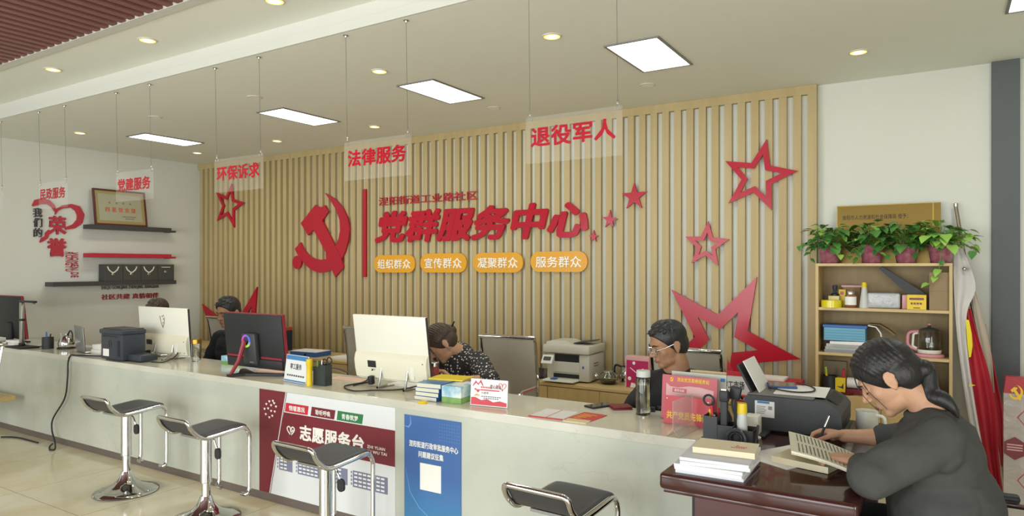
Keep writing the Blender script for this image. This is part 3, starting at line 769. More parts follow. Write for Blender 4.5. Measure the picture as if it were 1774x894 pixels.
# ------------------------------------------------------------------ bookcase
BX0, BX1, BY0, BY1 = -.700, .062, 4.9, 5.165
t = thing('bookcase', 'pale oak bookcase with three open shelves, plants on top', 'bookcase', (-.32, 5.03, 0))
ZT, Z1, Z2, Z3 = 1.475, 1.187, .893, .620                                # upper faces of top and shelves
for x0, x1 in ((BX0, BX0 + .018), (BX1 - .018, BX1)):
    B().bx(x0, x1, BY0, BY1, 0, ZT - .018, .001).build('side_panel', M_OAK, t, True, smooth=0)
B().bx(BX0, BX1, BY0, BY1, ZT - .018, ZT, .001).build('top', M_OAKT, t, True, smooth=0)
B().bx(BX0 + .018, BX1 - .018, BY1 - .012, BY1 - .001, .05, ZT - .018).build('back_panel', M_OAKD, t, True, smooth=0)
for z in (Z1, Z2, Z3):
    B().bx(BX0 + .018, BX1 - .018, BY0 + .003, BY1 - .012, z - .018, z, .001).build('shelf', M_OAKT, t, True, smooth=0)
for a, c, hx_ in ((BX0 + .020, -.3205, -.35), (-.3175, BX1 - .020, -.29)):
    d = B().bx(a, c, BY0, BY0 + .017, .06, Z3 - .002, .001).build('door', M_OAK, t, True, smooth=0)
    B().tube(fillet([(hx_, BY0, .40), (hx_, BY0 - .02, .40), (hx_, BY0 - .02, .50), (hx_, BY0, .50)], .01), .004, 8).build('handle', M_STEEL, d, True)
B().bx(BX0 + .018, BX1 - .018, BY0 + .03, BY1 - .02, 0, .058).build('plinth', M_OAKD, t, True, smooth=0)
# ------------------------------------------------------------------ machines and small things on the counter
M_WHP = mat('white_plastic', 'e2e2d4', 0.35); M_CREAM = mat('cream_plastic', 'dcdac4', 0.4)
M_GLASSBLK = mat('screen_glass', '101214', 0.08); M_DKGREY = mat('dark_grey_plastic', '3a3c3d', 0.45)
M_BLK = mat('black_matte', '202124', 0.5); M_REDTRIM = mat('dark_red_plastic', '8d2c38', 0.35)
M_PAPER = mat('white_paper', 'e6e6e0', 0.7); M_CABLE = mat('black_cable', '26262a', 0.5)
M_GLASS = mat('clear_glass', 'f4f8f4', 0.0, trans=1.0)
M_BLUE = mat('blue_card', '3d67a8', 0.5); M_YEL = mat('yellow_plastic', 'dcc01c', 0.4)
def cable(pts, r, label, m=None, n=8, name='power_cable', parent=None):
    o = B().tube(spline(pts, n), r, 8).build(name, m or M_CABLE, parent, parent is not None, smooth=180)
    return tag(o, label, 'cable') if parent is None else o
def open_box(b, x0, x1, y0, y1, z0, z1, t=.002):
    return b.bx(x0, x1, y0, y0 + t, z0, z1).bx(x0, x1, y1 - t, y1, z0, z1).bx(x0, x0 + t, y0 + t, y1 - t, z0, z1).bx(x1 - t, x1, y0 + t, y1 - t, z0, z1).bx(x0 + t, x1 - t, y0 + t, y1 - t, z0, z0 + t)

def white_aio(xa, xb, Y, zb, h, label, mark, tilt=8, ff=.075):
    xm, w = (xa + xb) / 2, abs(xb - xa)
    t = thing('computer_monitor', label, 'monitor', (xm, Y, CT), 0, 'white desktop computers seen from behind')
    tl = R(tilt); M = Matrix.Translation((0, 0, zb - CT)) @ Matrix.Rotation(tl, 4, 'X')     # leans back towards the public side
    def add(name, b, mt, par=t, **kw):
        bmesh.ops.transform(b.bm, matrix=M, verts=b.bm.verts[:]); return b.build(name, mt, par, **kw)
    p = add('panel', B().bx(-w / 2, w / 2, -.006, .012, 0, h, .004), M_WHP, smooth=30)
    add('screen', B().bx(-w / 2 + .006, w / 2 - .006, .0115, .0135, .03, h - .006), M_GLASSBLK, p, smooth=0)
    add('edge_band', B().bx(w / 2 - .001, w / 2 + .002, -.004, .011, 0.002, h - .002), M_DKGREY, p, smooth=0)
    hb = h * .43
    b = B().prism(frame((-w / 2 + .004, 0, .004), (0, -1, 0), (0, 0, 1)), [(.004, 0), (.026, .012), (.032, .06), (.032, hb - .05), (.020, hb - .018), (.004, hb)], 0, -(w - .008))
    hs = add('back_housing', b, M_CREAM, smooth=25)
    add('socket_plate', B().bx(-w * .30, -w * .185, -.0335, -.031, hb * .48, hb * .72), M_BLK, hs, smooth=0)
    add('vent_mark', B().bx(w * .28, w * .33, -.033, -.0315, hb * .18, hb * .62), M_WHP, hs, smooth=0)
    for k in range(2): add('screw', B().lathe([(0, .001), (.004, .001), (.004, -.001), (0, -.001)], (w * .45, -.033, hb * (.2 + .55 * k)), 8, (R(90), 0, 0)), M_GREYMETAL, hs)
    for sx in (-.12, .24):
        x = w * sx
        b = B().tube(fillet([(x, -.036, zb - CT + .085), (x, -.046, zb - CT + .02), (x, -ff + .013, .0065), (x, -ff, .0065)], .012), .006, 8)
        b.tube(fillet([(x, -ff, .0065), (x, .01, .0065), (x + .02, .05, .0065)], .012), .006, 8)
        b.build('leg', M_STEEL, t)
    pl = add('power_plug', B().box((-w * .25, -.046, .005), (.03, .03, .05), None, .004), M_BLK, smooth=30)
    if mark:
        b = B()
        fr = frame((0, -.0065, h * .66), (1, 0, 0), (0, 0, 1))
        b.prism(fr, ribbon([(-.035, .06), (-.022, .01), (0, -.03), (.018, .0), (.026, .05)], [.008, .006, .014, .006, .005]), 0, .001)
        for dx, dz in ((-.006, .05), (.008, .03), (.0, .0), (.012, .055)): b.prism(fr, rrect(dx, dz, dx + .008, dz + .014, .003, 3), 0, .0008)
        add('emblem', b, M_BROWNINK, p, smooth=0)
    return t
MY = 3.14
c = [at(x, y, Y=MY) for x, y in ((246, 610), (331, 618), (238, 530))]
aio1 = white_aio(c[0].x, c[1].x, MY, (c[0].z + c[1].z) / 2, .372, 'white monitor back with small brown emblem, left of the black monitor', True, 4, .13)
MY = 3.06
c = [at(x, y, Y=MY) for x, y in ((623, 652), (748, 668), (617, 547))]
aio2 = white_aio(c[0].x, c[1].x, MY, (c[0].z + c[1].z) / 2, .39, 'large plain white monitor back in the middle of the counter', False)
Zc = CT + .005
cable([at(645, 640, Y=3.0), at(640, 652, Z=.76), at(630, 662, Z=Zc), at(597, 669, Z=Zc), at(612, 677, Z=Zc), at(650, 676, Z=Zc), at(690, 675, Z=Zc), at(730, 668, Z=Zc)], .004, '', parent=aio2)
cable([at(308, 611, Y=3.08), at(303, 618, Z=.76), at(285, 627, Z=Zc), at(262, 627, Z=Zc)], .004, '', parent=aio1)
cable([at(612, 668, Z=Zc), at(622, 665, Z=Zc), at(640, 662, Z=Zc)], .004, 'short black cable stub by the middle white monitor legs')

def black_monitor(xm, Y, w, h, zb, label, ring, rz=0.0):
    t = thing('computer_monitor', label, 'monitor', (xm, Y, CT), rz)
    tl = R(6); M = Matrix.Translation((0, 0, zb - CT)) @ Matrix.Rotation(tl, 4, 'X')
    def add(name, b, mt, par=t, **kw):
        bmesh.ops.transform(b.bm, matrix=M, verts=b.bm.verts[:]); return b.build(name, mt, par, **kw)
    p = add('panel', B().bx(-w / 2, w / 2, -.02, .015, 0, h, .004), M_BLK, smooth=30)
    add('screen', B().bx(-w / 2 + .006, w / 2 - .006, .0145, .0165, .02, h - .006), M_GLASSBLK, p, smooth=0)
    add('red_edge', B().bx(-w / 2 - .001, w / 2 + .001, -.012, .008, h - .001, h + .004).bx(w / 2, w / 2 + .005, -.012, .008, 0, h + .004), M_REDTRIM, p, smooth=0)
    if ring:
        for xa_, xb_ in ((-w / 2 + .02, -.10), (.07, w / 2 - .02)): add('red_strip', B().bx(xa_, xb_, -.024, -.019, h * .19, h * .225), M_REDTRIM, p, smooth=0)
        add('lower_bulge', B().bx(-w / 2 + .015, w / 2 - .015, -.03, -.018, .006, h * .18, .008), M_BLK, p, smooth=30)
        hs = add('stand_housing', B().bx(-.075, .06, -.055, -.018, h * .08, h * .66, .012), M_DKGREY, smooth=30)
        add('badge', B().bx(-.005, .035, -.0565, -.0545, h * .12, h * .145), M_STEEL, hs, smooth=0)
        m = bpy.data.materials.new('rainbow_led'); m.use_nodes = True
        nt = m.node_tree; bs = nt.nodes['Principled BSDF']; N = nt.nodes.new
        tc = N('ShaderNodeTexCoord'); gr = N('ShaderNodeTexGradient'); gr.gradient_type = 'RADIAL'; mp = N('ShaderNodeMapping')
        mp.inputs['Rotation'].default_value = (R(90), 0, 0); nt.links.new(tc.outputs['Object'], mp.inputs[0]); nt.links.new(mp.outputs[0], gr.inputs[0])
        r = N('ShaderNodeValToRGB'); e = r.color_ramp.elements
        e[0].position = 0; e[0].color = (.9, .02, .3, 1); e[1].position = 1; e[1].color = (.95, .02, .25, 1)
        for q, cl in ((.2, (.7, .1, .9, 1)), (.33, (.1, .2, 1, 1)), (.5, (.05, .15, 1, 1)), (.62, (.8, .9, .1, 1)), (.75, (.05, .9, .1, 1)), (.88, (1, .3, .05, 1))):
            x = e.new(q); x.color = cl
        nt.links.new(gr.outputs[0], r.inputs[0]); nt.links.new(r.outputs[0], bs.inputs['Emission Color']); bs.inputs['Emission Strength'].default_value = .9; bs.inputs['Base Color'].default_value = (.02, .02, .02, 1)
        cz = h * .50 + zb - CT; ro = B().tube(arc((0, 0, 0), .036, 0, 2 * PI, 28)[:-1], .0075, 8, True).build('light_ring', m, hs); ro.location = (-.025, -.075, cz)
        B().lathe([(0, .012), (.028, .012), (.03, 0), (0, 0)], (-.025, -.062, cz), 24, (R(90), 0, 0)).build('hub', M_BLK, hs)
        B().tube([(-.028, -.085, cz), (-.04, -.12, .10), (-.062, -.165, .012)], [.017, .013, .011], 8).build('stand_arm', M_REDTRIM, t)
        B().prism(frame((0, 0, .002), (1, 0, 0), (0, 1, 0)), [(-.075, -.185), (-.04, -.185), (.0, -.10), (.22, .02), (.24, .05), (.20, .05), (.0, -.03), (-.19, .05), (-.225, .05), (-.20, .01), (-.07, -.10)], 0, .014).build('stand_base', M_BLK, t, smooth=0)
    else:
        B().bx(-.05, .05, -.05, -.02, .012, zb - CT + .15, .008).build('stand_neck', M_BLK, t, smooth=30)
        B().bx(-.12, .12, -.10, .09, 0, .012, .004).build('stand_base', M_BLK, t, smooth=30)
    return t
c = [at(x, y, Y=2.97) for x, y in ((399, 630), (499, 641), (390, 541))]
black_monitor((c[0].x + c[1].x) / 2, 2.97, c[1].x - c[0].x, .36, (c[0].z + c[1].z) / 2 - .004, 'black monitor with glowing rainbow ring and red trim, seen from behind', True)
c = [at(x, y, Y=3.0) for x, y in ((47, 588), (47, 513))]
black_monitor(c[0].x - .26, 3.0, .52, c[1].z - c[0].z, c[0].z, 'dark monitor with red edge at the left end of the counter', False)

# document camera
p = at(38, 602, Z=CT)
t = thing('document_camera', 'silver column document camera with black arm, left end of the counter', 'document camera', p)
B().bx(-.11, .17, -.09, .07, 0, .016, .006).build('base', M_BLK, t, smooth=30)
b = B().bx(-.022, .022, -.014, .014, .016, .40, .004); b.build('column', M_STEEL, t, smooth=30)
B().bx(-.026, .026, -.018, .018, .235, .255, .003).bx(-.026, .026, -.018, .018, .016, .04, .003).build('collar', M_BLK, t, smooth=30)
a_ = B().bx(-.03, .25, -.016, .016, .40, .418, .006).build('arm', M_BLK, t, smooth=30)
B().cyl((.215, 0, .39), (.215, 0, .40), .010).cyl((.235, 0, .393), (.235, 0, .40), .005).build('lens', M_GLASSBLK, a_)
# papers and cable box by it
p = at(20, 598, Z=CT)
t = B().bx(-.10, .10, -.05, .05, 0, .022, .004).bx(-.09, .08, -.04, .045, .022, .045, .006).build('paper_pile', M_PAPER, None, smooth=30); t.location = (p.x, 2.91, CT); tag(t, 'white paper heap beside the document camera', 'paper')
cable([at(52, 600, Z=.7475), at(60, 601, Z=.7475), at(66, 601, Z=.7475), at(72, 600, Z=.7475)], .005, 'short black cable between the document camera and the mesh pen holder')
def pen_pot(p, r, h, m, label, pens, group=None):
    t = thing('pen_holder', label, 'pen holder', p, 0, group)
    B().lathe([(0, 0), (r, 0), (r, h), (r - .003, h), (r - .003, .004), (0, .004)], n=20).build('cup', m, t)
    return t
def pen(p0, p1, r, m, label, parent=None):
    p0, p1 = Vector(p0), Vector(p1); d = (p1 - p0)
    t = thing('pen', label, 'pen', p0)
    B().tube([(0, 0, 0), d * .08, d * .7], [r * .25, r, r], 8).build('barrel', m, t)
    B().tube([d * .7, d], [r * 1.15, r * 1.1], 8).build('cap', m, t)
    return t
p = at(83, 604, Z=CT)
M_MESHM = mat('black_wire_mesh', '3b3d40', 0.5, 0.4, alpha=.8)
pen_pot(p, .045, .10, M_MESHM, 'black mesh pen holder at the left end of the counter', None)
pen(p + Vector((-.01, .0, .008)), p + Vector((-.03, 0, .145)), .006, M_BLUE, 'blue pen in the left mesh pen holder')
pen(p + Vector((.005, .0, .008)), p + Vector((.05, 0, .13)), .005, M_BLK, 'black pen leaning right in the left mesh pen holder')

# chrome kettle
p = at(115, 604, Z=CT)
t = thing('kettle', 'small chrome gooseneck kettle beside the grey laptop', 'kettle', p)
B().lathe([(0, 0), (.05, 0), (.062, .02), (.064, .05), (.05, .09), (.04, .105), (0, .108)], n=24).build('body', M_CHROME, t)
B().lathe([(0, .135), (.008, .13), (.008, .118), (.035, .112), (.04, .104), (0, .104)], n=20).build('lid', M_CHROME, t)
B().tube(spline([(-.05, 0, .03), (-.075, 0, .05), (-.08, 0, .10), (-.10, 0, .125)], 5), [.012] + [.009] * 14 + [.006], 8).build('spout', M_CHROME, t)
B().tube(spline([(-.02, .02, .11), (.02, .02, .155), (.06, .02, .13), (.058, .02, .06)], 5), .006, 8).build('handle', M_BLK, t)
B().lathe([(0, 0), (.07, 0), (.07, .012), (0, .012)], n=24).build('power_base', M_BLK, t)

# laptop, its lid seen from behind
p = at(140, 610, Z=CT)
t = thing('laptop', 'open grey laptop, back of its lid towards the room', 'laptop', p, R(-14))
w = .30
B().bx(-w / 2, w / 2, 0, .22, .002, .018, .004).build('keyboard_deck', M_STEEL, t, smooth=30)
M_LAPG = mat('grey_aluminium', '8f918f', 0.4, 0.6)
l = B().box((0, -.008, .112), (w, .008, .215), (R(4), 0, 0), .003).build('lid', M_LAPG, t, smooth=30)
B().box((0, -.0025, .112), (w - .012, .003, .20), (R(4), 0, 0)).build('screen', M_GLASSBLK, l, smooth=0)
p = at(160, 602, Z=CT)
o = B().bx(-.07, .07, -.05, .05, 0, .035, .003).bx(-.06, .07, -.045, .05, .036, .075, .003).build('paper_pile', M_PAPER, None, smooth=30); o.location = (-5.86, 3.0, CT); tag(o, 'pile of white paper between the laptop and the black printer', 'paper')

# black laser printer
pl, pr, pb = at(168, 621, Z=CT), at(216, 626, Z=CT), at(250, 622, Z=CT)
px0_, px1_ = -5.50, -5.195
t = thing('printer', 'black laser printer on the left half of the counter', 'printer', (-5.35, 2.99, CT))
M_PRB = mat('blue_black_plastic', '343a42', 0.45)
b = B().bx(px0_, px1_, 2.81, 2.985, CT + .008, CT + .20, .006).bx(px0_ - .01, px1_ + .006, 2.80, 2.99, CT + .20, CT + .235, .008)
b.build('body', M_PRB, t, True, smooth=30)
B().bx(px0_ + .01, px1_ - .01, 2.82, 2.98, CT + .234, CT + .243, .003).build('scanner_lid', M_DKGREY, t, True, smooth=30)
FRP = frame((px0_, 2.81, CT), (1, 0, 0), (0, 0, 1))
B().rect(FRP, .03, .03, .115, .085, 0, .001).build('label', M_PAPER, t, True, smooth=0)
B().rect(FRP, .235, .035, .265, .155, 0, .003).build('port_column', M_BLK, t, True, smooth=0)
B().prism(FRP, rrect(.115, .10, .15, .155, .015), 0, .002, inset(rrect(.115, .10, .15, .155, .015), .003)).build('latch', M_BLK, t, True, smooth=0)
b = B()
for i in range(7): b.rect(FRP, .03 + i * .03, .178, .05 + i * .03, .19, 0, .001)
b.build('vent', M_BLK, t, True, smooth=0)
B().bx(px1_ - .02, px1_ + .17, 2.85, 2.985, CT + .008, CT + .055, .008).build('paper_tray', M_PRB, t, True, smooth=30)
B().bx(px0_ + .02, px1_ - .02, 2.84, 2.97, CT, CT + .01).build('foot', M_BLK, t, True, smooth=0)
hx_ = at(118, 630, Y=2.768).x
cable([(-5.56, 2.90, CT + .007), (-5.66, 2.86, CT + .008), (hx_ + .06, 2.80, CT + .0075), (hx_ + .03, 2.773, CT + .006), (hx_, 2.768, CT - .05), at(117, 655, Y=2.765), at(112, 690, Y=2.765), at(92, 725, Y=2.765), at(90, 745, Y=2.76), at(95, 765, Y=2.74), at(95, 778, Z=.008), at(87, 779, Z=.008), at(86, 774, Z=.008), at(92, 768, Z=.03)], .006, 'long black cable hanging down the counter front to the floor')
cable([at(2, 757, Z=.006), at(30, 758, Z=.006), at(66, 767, Z=.006)], .006, 'black cable lying on the floor along the counter foot')

# gold rimmed tumbler
def glass(p, r, h, label, name='tumbler', rim=None, water=0.0, rb=None):
    t = thing(name, label, 'glass', p)
    rb = rb or r
    B().lathe([(0, .0), (rb, .0), (r, h), (r - .0025, h), (rb - .0025, .008), (0, .008)], n=24).build('body', M_GLASS, t)
    if rim: B().lathe([(r + .0006, h - .03), (r + .001, h + .001), (r - .003, h + .001), (r - .003, h - .03)], n=24).build('rim', rim, t)
    return t
M_GOLDM = mat('gold_metal', 'b58d3c', 0.25, 0.9)
glass(at(340, 626, Z=CT), .036, .165, 'clear tumbler with gold rim right of the emblem monitor', 'tumbler', M_GOLDM, rb=.033)
# colourful tissue box half behind the black monitor
M_BOXSKY = mat('sky_print', '7fb2c8', 0.5, noise=(14, 'd7e4df', .12)); M_BOXGRN = mat('green_print_card', '5f8f4a', 0.5, noise=(18, '86ab5c', .2))
p = at(398, 632, Z=CT)
t = thing('tissue_box', 'low sky and grass printed tissue box beside the black monitor', 'box', p)
B().bx(-.10, .11, 0, .11, .022, .06, .002).build('upper_print', M_BOXSKY, t, smooth=0); B().bx(-.1, .11, 0, .11, 0, .022, .001).build('lower_print', M_BOXGRN, t, smooth=0)
o = B().bx(-.10, .12, -.06, .06, 0, .016, .002).build('folder', M_BLUE, None, smooth=0); o.location = at(452, 634, Z=CT); tag(o, 'blue folder lying behind the black monitor stand', 'folder')

# desk card 零工服务
def stand_card(pl, pr, h, label, sheet, name='desk_sign', lean=8, thick=.004):
    d = (pr - pl); w = d.length; a = math.atan2(d.y, d.x)
    t = thing(name, label, 'sign', (pl + pr) / 2, a)
    fr = frame((-w / 2, 0, .003), (1, 0, 0), (0, math.sin(R(lean)), math.cos(R(lean))))
    fr = (fr[0], fr[1], fr[2], fr[1].cross(fr[2]).normalized())
    B().rect(fr, 0, 0, w, h, -thick / 2, thick / 2).build('sheet', sheet, t, smooth=0)
    return t, fr, w
def letter_l(t, m, items):
    """lettering whose frames are in the thing's own coordinates"""
    return lettering(t, m, items, world=False)
M_PRBLUE = mat('blue_heading_print', '3f7fb5', 0.4); M_INK = mat('black_ink', '4a4a4e', 0.5)
pl, pr = at(492, 660, Z=CT), at(530, 667, Z=CT)
t, fr, w = stand_card(pl, pr, .165, 'small white desk sign reading 零工服务 with blue heading', M_PRWHITE)
B().rect(fr, .004, .135, w - .004, .162, .002, .003).rect(fr, .004, .003, w - .004, .012, .002, .003).build('print', M_PRBLUE, t, smooth=0)
letter_l(t, M_INK, [('零工服务', fr, w * .22, .078, w * .52, .036, .001, .02, 0, .002)])
b = B()
for i in range(8): b.rect(fr, w * .12 + i * w * .1, .035, w * .19 + i * w * .1, .045, .002, .003)
b.build('small_print', M_INK, t, smooth=0)
B().prism(frame((-w / 2, 0, 0), (0, 1, 0), (0, 0, 1)), [(0, 0), (.06, 0), (.022, .16)], 0, w).build('acrylic_back', M_ACRYL, t, smooth=0)
# yellow stick
p = at(536, 668, Z=CT); t = thing('glue_stick', 'tall yellow glue stick beside the pen cup', 'glue', p)
B().lathe([(0, 0), (.019, 0), (.019, .03), (.017, .034), (.017, .115), (.019, .12), (.019, .158), (0, .16)], n=20).build('tube', M_YEL, t)
# pen cup
p = at(558, 667, Z=CT); M_SMOKE = mat('smoky_plastic', '3e4544', 0.25, alpha=.72)
t = thing('pen_holder', 'square smoky pen cup holding scissors, middle of the counter', 'pen holder', p)
b = B(); open_box(b, -.05, .005, -.025, .03, 0, .11); open_box(b, .008, .055, -.028, .028, 0, .125); b.build('cup', M_SMOKE, t, smooth=0)
t = thing('scissors', 'black handled scissors standing in the middle pen cup', 'scissors', p + Vector((.029, 0, .004)))
B().prism(frame((-.004, 0, 0), (1, 0, 0), (0, 0, 1)), [(0, 0), (.012, .09), (-.004, .09)], 0, .003).build('blade', M_STEEL, t, smooth=0)
B().tube(arc((.022, .01, .145), .019, 0, 2 * PI, 16)[:-1], .004, 8, True).build('handle', M_BLK, t); B().tube(arc((-.018, .01, .135), .017, 0, 2 * PI, 16)[:-1], .004, 8, True).build('handle', M_BLK, t)
B().tube([(.005, .005, .085), (.012, .01, .128)], .005, 8).build('handle_neck', M_BLK, t)
for i, (dx, dz, m, lb) in enumerate([(-.035, .145, M_BOXGRN, 'green pen in the middle pen cup'), (-.02, .13, M_BLK, 'black pen in the middle pen cup'), (-.005, .15, M_STEEL, 'silver pen in the middle pen cup')]):
    pen(p + Vector((dx, .0, .006)), p + Vector((dx + .006 * (i - 1), .0, dz)), .005, m, lb)
# loose papers
M_PINKP = mat('pink_printed_paper', 'd8b8a8', 0.6)
def sheet(p, w, d, rz, m, label, h=.003, name='paper_sheet'):
    o = B().bx(-w / 2, w / 2, -d / 2, d / 2, 0, h).build(name, m, None, smooth=0); o.location = p; o.rotation_euler = (0, 0, rz); return tag(o, label, 'paper')
sheet(at(605, 657, Z=CT), .26, .10, .1, M_PINKP, 'pinkish paper lying left of the large white monitor')
sheet(at(470, 643, Z=CT), .24, .10, .0, M_PINKP, 'pinkish paper behind the white desk sign')
sheet(at(700, 666, Z=CT), .18, .10, .0, M_PAPER, 'white paper under the large white monitor')
# yellow round thing
p = at(732, 699, Z=CT); t = thing('correction_tape', 'small round yellow tape case beside the book stack', 'stationery', p)
B().lathe([(0, 0), (.022, 0), (.025, .006), (.022, .013), (0, .014)], n=20, sx=1.1).build('case', M_YEL, t)
# pink tumbler behind the monitor edge
M_PINKT = mat('dusky_pink_glass', 'a5504c', 0.2, alpha=.8)
p = at(752, 655, Y=3.20); p.z = CT; t = thing('tumbler', 'dusky red drinking tumbler at the right edge of the large white monitor', 'cup', p)
B().lathe([(0, 0), (.028, 0), (.03, .125), (0, .125)], n=20).build('body', M_PINKT, t); B().lathe([(0, .15), (.026, .15), (.031, .145), (.031, .125), (0, .125)], n=20).build('lid', M_STEEL, t)
# stack of books and the landscape box
M_PAGES = mat('book_pages', 'd9d7c0', 0.7); M_BCOV = mat('blue_book_cover', '3c6ea4', 0.35, noise=(6, '5b8bb5', .2)); M_YCOV = mat('yellow_book_cover', 'e2c92f', 0.4); M_BTEAL = mat('blue_spine', '2f5c92', 0.4)
def book(p, w, d, h, rz, cover, pages, label, group, spine=None, cat='book'):
    """cover boards, pages and spine; spine on the -x side"""
    t = thing('book', label, cat, p, rz, group)
    B().bx(-w / 2 + .002, w / 2 - .003, -d / 2 + .003, d / 2 - .003, .0015, h - .0015).build('pages', pages, t, smooth=0)
    B().bx(-w / 2, w / 2, -d / 2, d / 2, 0, .0014).bx(-w / 2, w / 2, -d / 2, d / 2, h - .0014, h).bx(-w / 2, -w / 2 + .0016, -d / 2, d / 2, .0014, h - .0014).build('cover', cover, t, smooth=0)
    return t
base = Vector((-2.325, 2.955, CT)); z = 0
for i, (lb) in enumerate(['lowest book of the pale stack by the large white monitor', 'second book from the bottom of the pale stack', 'third book from the bottom of the pale stack', 'blue covered book on top of the pale stack']):
    h = .022 if i < 3 else .024
    book(base + Vector((.004 * (i % 2), .003 * i, z)), .155, .215, h, R(180 + 2 * i), M_BTEAL if i < 3 else M_BCOV, M_PAGES, lb, 'books stacked on the counter'); z += h + .0003
book(base + Vector((.02, .10, z)), .15, .21, .008, R(100), M_YCOV, M_PAGES, 'thin yellow book lying askew on the pale book stack', 'books stacked on the counter')
t = thing('tissue_box', 'sky and grass printed tissue box beside the book stack', 'box', (-2.168, 2.915, CT), R(4))
B().bx(-.06, .06, -.05, .13, .03, .088, .002).build('upper_print', M_BOXSKY, t, smooth=0); B().bx(-.06, .06, -.05, .13, 0, .03, .001).build('lower_print', M_BOXGRN, t, smooth=0)
B().prism(frame((0, .04, .088), (1, 0, 0), (0, 1, 0)), rrect(-.03, -.06, .03, .06, .028), 0, .001).build('opening_film', M_PRWHITE, t, smooth=0)
# white and red placard
pl, pr = at(815, 702, Z=CT), at(879, 708, Z=CT)
t, fr, w = stand_card(pl, pr, .135, 'white and red acrylic placard reading 爱心驿站', M_PRWHITE, lean=4)
b = B().prism(fr, [(.004, .004), (w - .004, .004), (w - .004, .022), (w * .8, .03), (w * .62, .022), (w * .45, .036), (w * .3, .028), (w * .12, .042), (.004, .04)], .002, .003)
b.prism(fr, ribbon([(w * .06, .098), (w * .14, .12), (w * .22, .105)], [.004, .012, .004]), .002, .003).prism(fr, ribbon([(w * .2, .105), (w * .27, .125), (w * .34, .10)], [.004, .014, .004]), .002, .003)
hp = heart(w * .86, .104, .022); b.prism(fr, hp, .002, .003, inset(hp, .003)).prism(fr, heart(w * .2, .075, .010), .002, .003).prism(fr, heart(w * .13, .082, .006), .002, .003)
b.rect(fr, w * .26, .077, w * .78, .083, .002, .003)
for i in range(6): b.rect(fr, w * (.28 + .045 * i), .09, w * (.31 + .045 * i), .098, .002, .003)
b.build('print', M_PRRED, t, smooth=0)
letter_l(t, M_MAROON, [('爱心驿站', fr, w * .53, .088, w * .30, .022, .001, .02, 0, .002), ('小善举', fr, w * .29, .06, w * .2, .012, .001, 0, 0, .002)])
B().prism(fr, ribbon([(w * .10, .048), (w * .17, .055), (w * .25, .05)], [.003, .010, .003]), .002, .003).build('hand_print', M_GOLD, t, smooth=0)
b = B()
for j in range(2):
    for i in range(9 - 2 * j): b.rect(fr, w * (.30 + .06 * i + .06 * j), .046 - .009 * j, w * (.34 + .06 * i + .06 * j), .050 - .009 * j, .002, .003)
b.build('small_print', M_INK, t, smooth=0)
B().prism(frame((-w / 2, 0, 0), (0, 1, 0), (0, 0, 1)), [(-.012, 0), (.06, 0), (.02, .135), (.012, .135), (.04, .006), (-.012, .006)], 0, w).build('acrylic_stand', M_ACRYL, t, smooth=0)
# leaflets
c0, c1 = at(918, 721, Z=CT), at(1000, 729, Z=CT)
t = thing('leaflet', 'open red and white leaflet lying flat at the counter edge', 'leaflet', (-1.555, 2.915, CT), R(3))
B().bx(-.115, .06, -.09, .10, 0, .002).build('page', M_PRWHITE, t, smooth=0)
B().bx(-.117, .06, -.10, -.086, .0, .003).bx(-.03, -.026, -.09, .10, .002, .0025).build('print', M_PRRED, t, smooth=0)
t = thing('leaflet', 'red leaflet with gold print, right of the open white one', 'leaflet', (-1.42, 2.925, CT + .0), R(-4))
B().bx(-.062, .062, -.085, .10, .0, .003).build('page', M_PRRED, t, smooth=0)
b = B()
for j in range(4): b.bx(-.045, .03 - .012 * j, .05 - j * .03, .065 - j * .03, .003, .0036)
b.build('print', M_GOLD, t, smooth=0)
sheet(Vector((-1.42, 2.838, CT + .0)), .115, .06, R(2), mat('cream_paper', 'd8c9a0', .6), 'small cream slip in front of the red leaflet', .004)
# phone and wallet
p0, p1 = at(1030, 704, Z=CT), at(1058, 698, Z=CT)
t = thing('mobile_phone', 'dark phone lying near the rear edge of the counter', 'phone', (-1.475, 3.205, CT), R(66))
B().bx(-.075, .075, -.037, .037, 0, .009, .004, 3).build('case', M_BLK, t, smooth=40); B().bx(-.071, .071, -.033, .033, .009, .0095).build('screen', M_GLASSBLK, t, smooth=0)
M_WINE = mat('wine_leather', '6d1f28', 0.5)
t = thing('wallet', 'wine red wallet behind the phone', 'wallet', (-1.365, 3.215, CT), R(40))
B().bx(-.05, .05, -.045, .045, 0, .008, .003).bx(-.05, .05, -.045, .04, .009, .016, .003).build('flap', M_WINE, t, smooth=30)
# clear bottle
p = Vector((-1.217, 3.145, CT)); t = thing('water_bottle', 'tall clear water bottle in front of the man in black', 'bottle', p)
M_GLASSB = mat('bottle_glass', 'f2f6f2', .0, trans=1.0)
B().lathe([(0, 0), (.034, 0), (.036, .006), (.036, .172), (.032, .182), (.032, .174), (.0325, .006), (0, .012)], n=28).build('body', M_GLASSB, t)
M_WATER = mat('pale_tea', 'f0ead2', .0, trans=1.0, ior=1.33)
B().lathe([(0, .013), (.031, .013), (.031, .145), (0, .145)], n=24).build('drink', M_WATER, t)
M_FROST = mat('frosted_cap', 'cfd4cc', .4, alpha=.85)
B().lathe([(0, .212), (.032, .212), (.0335, .208), (.0335, .182), (0, .182)], n=28).build('cap', M_FROST, t)
p = at(1130, 713, Z=CT); t = thing('bottle_cap', 'small dark screw cap beside the clear bottle', 'cap', p)
B().lathe([(0, .022), (.014, .022), (.015, .02), (.016, 0), (0, 0)], n=20).build('shell', M_DKGREY, t)
t = thing('stapler', 'dark small stapler behind the clear bottle', 'stapler', p + Vector((.035, .06, 0)), R(20))
B().bx(-.03, .03, -.012, .012, 0, .02, .005).build('body', M_BLK, t, smooth=30)

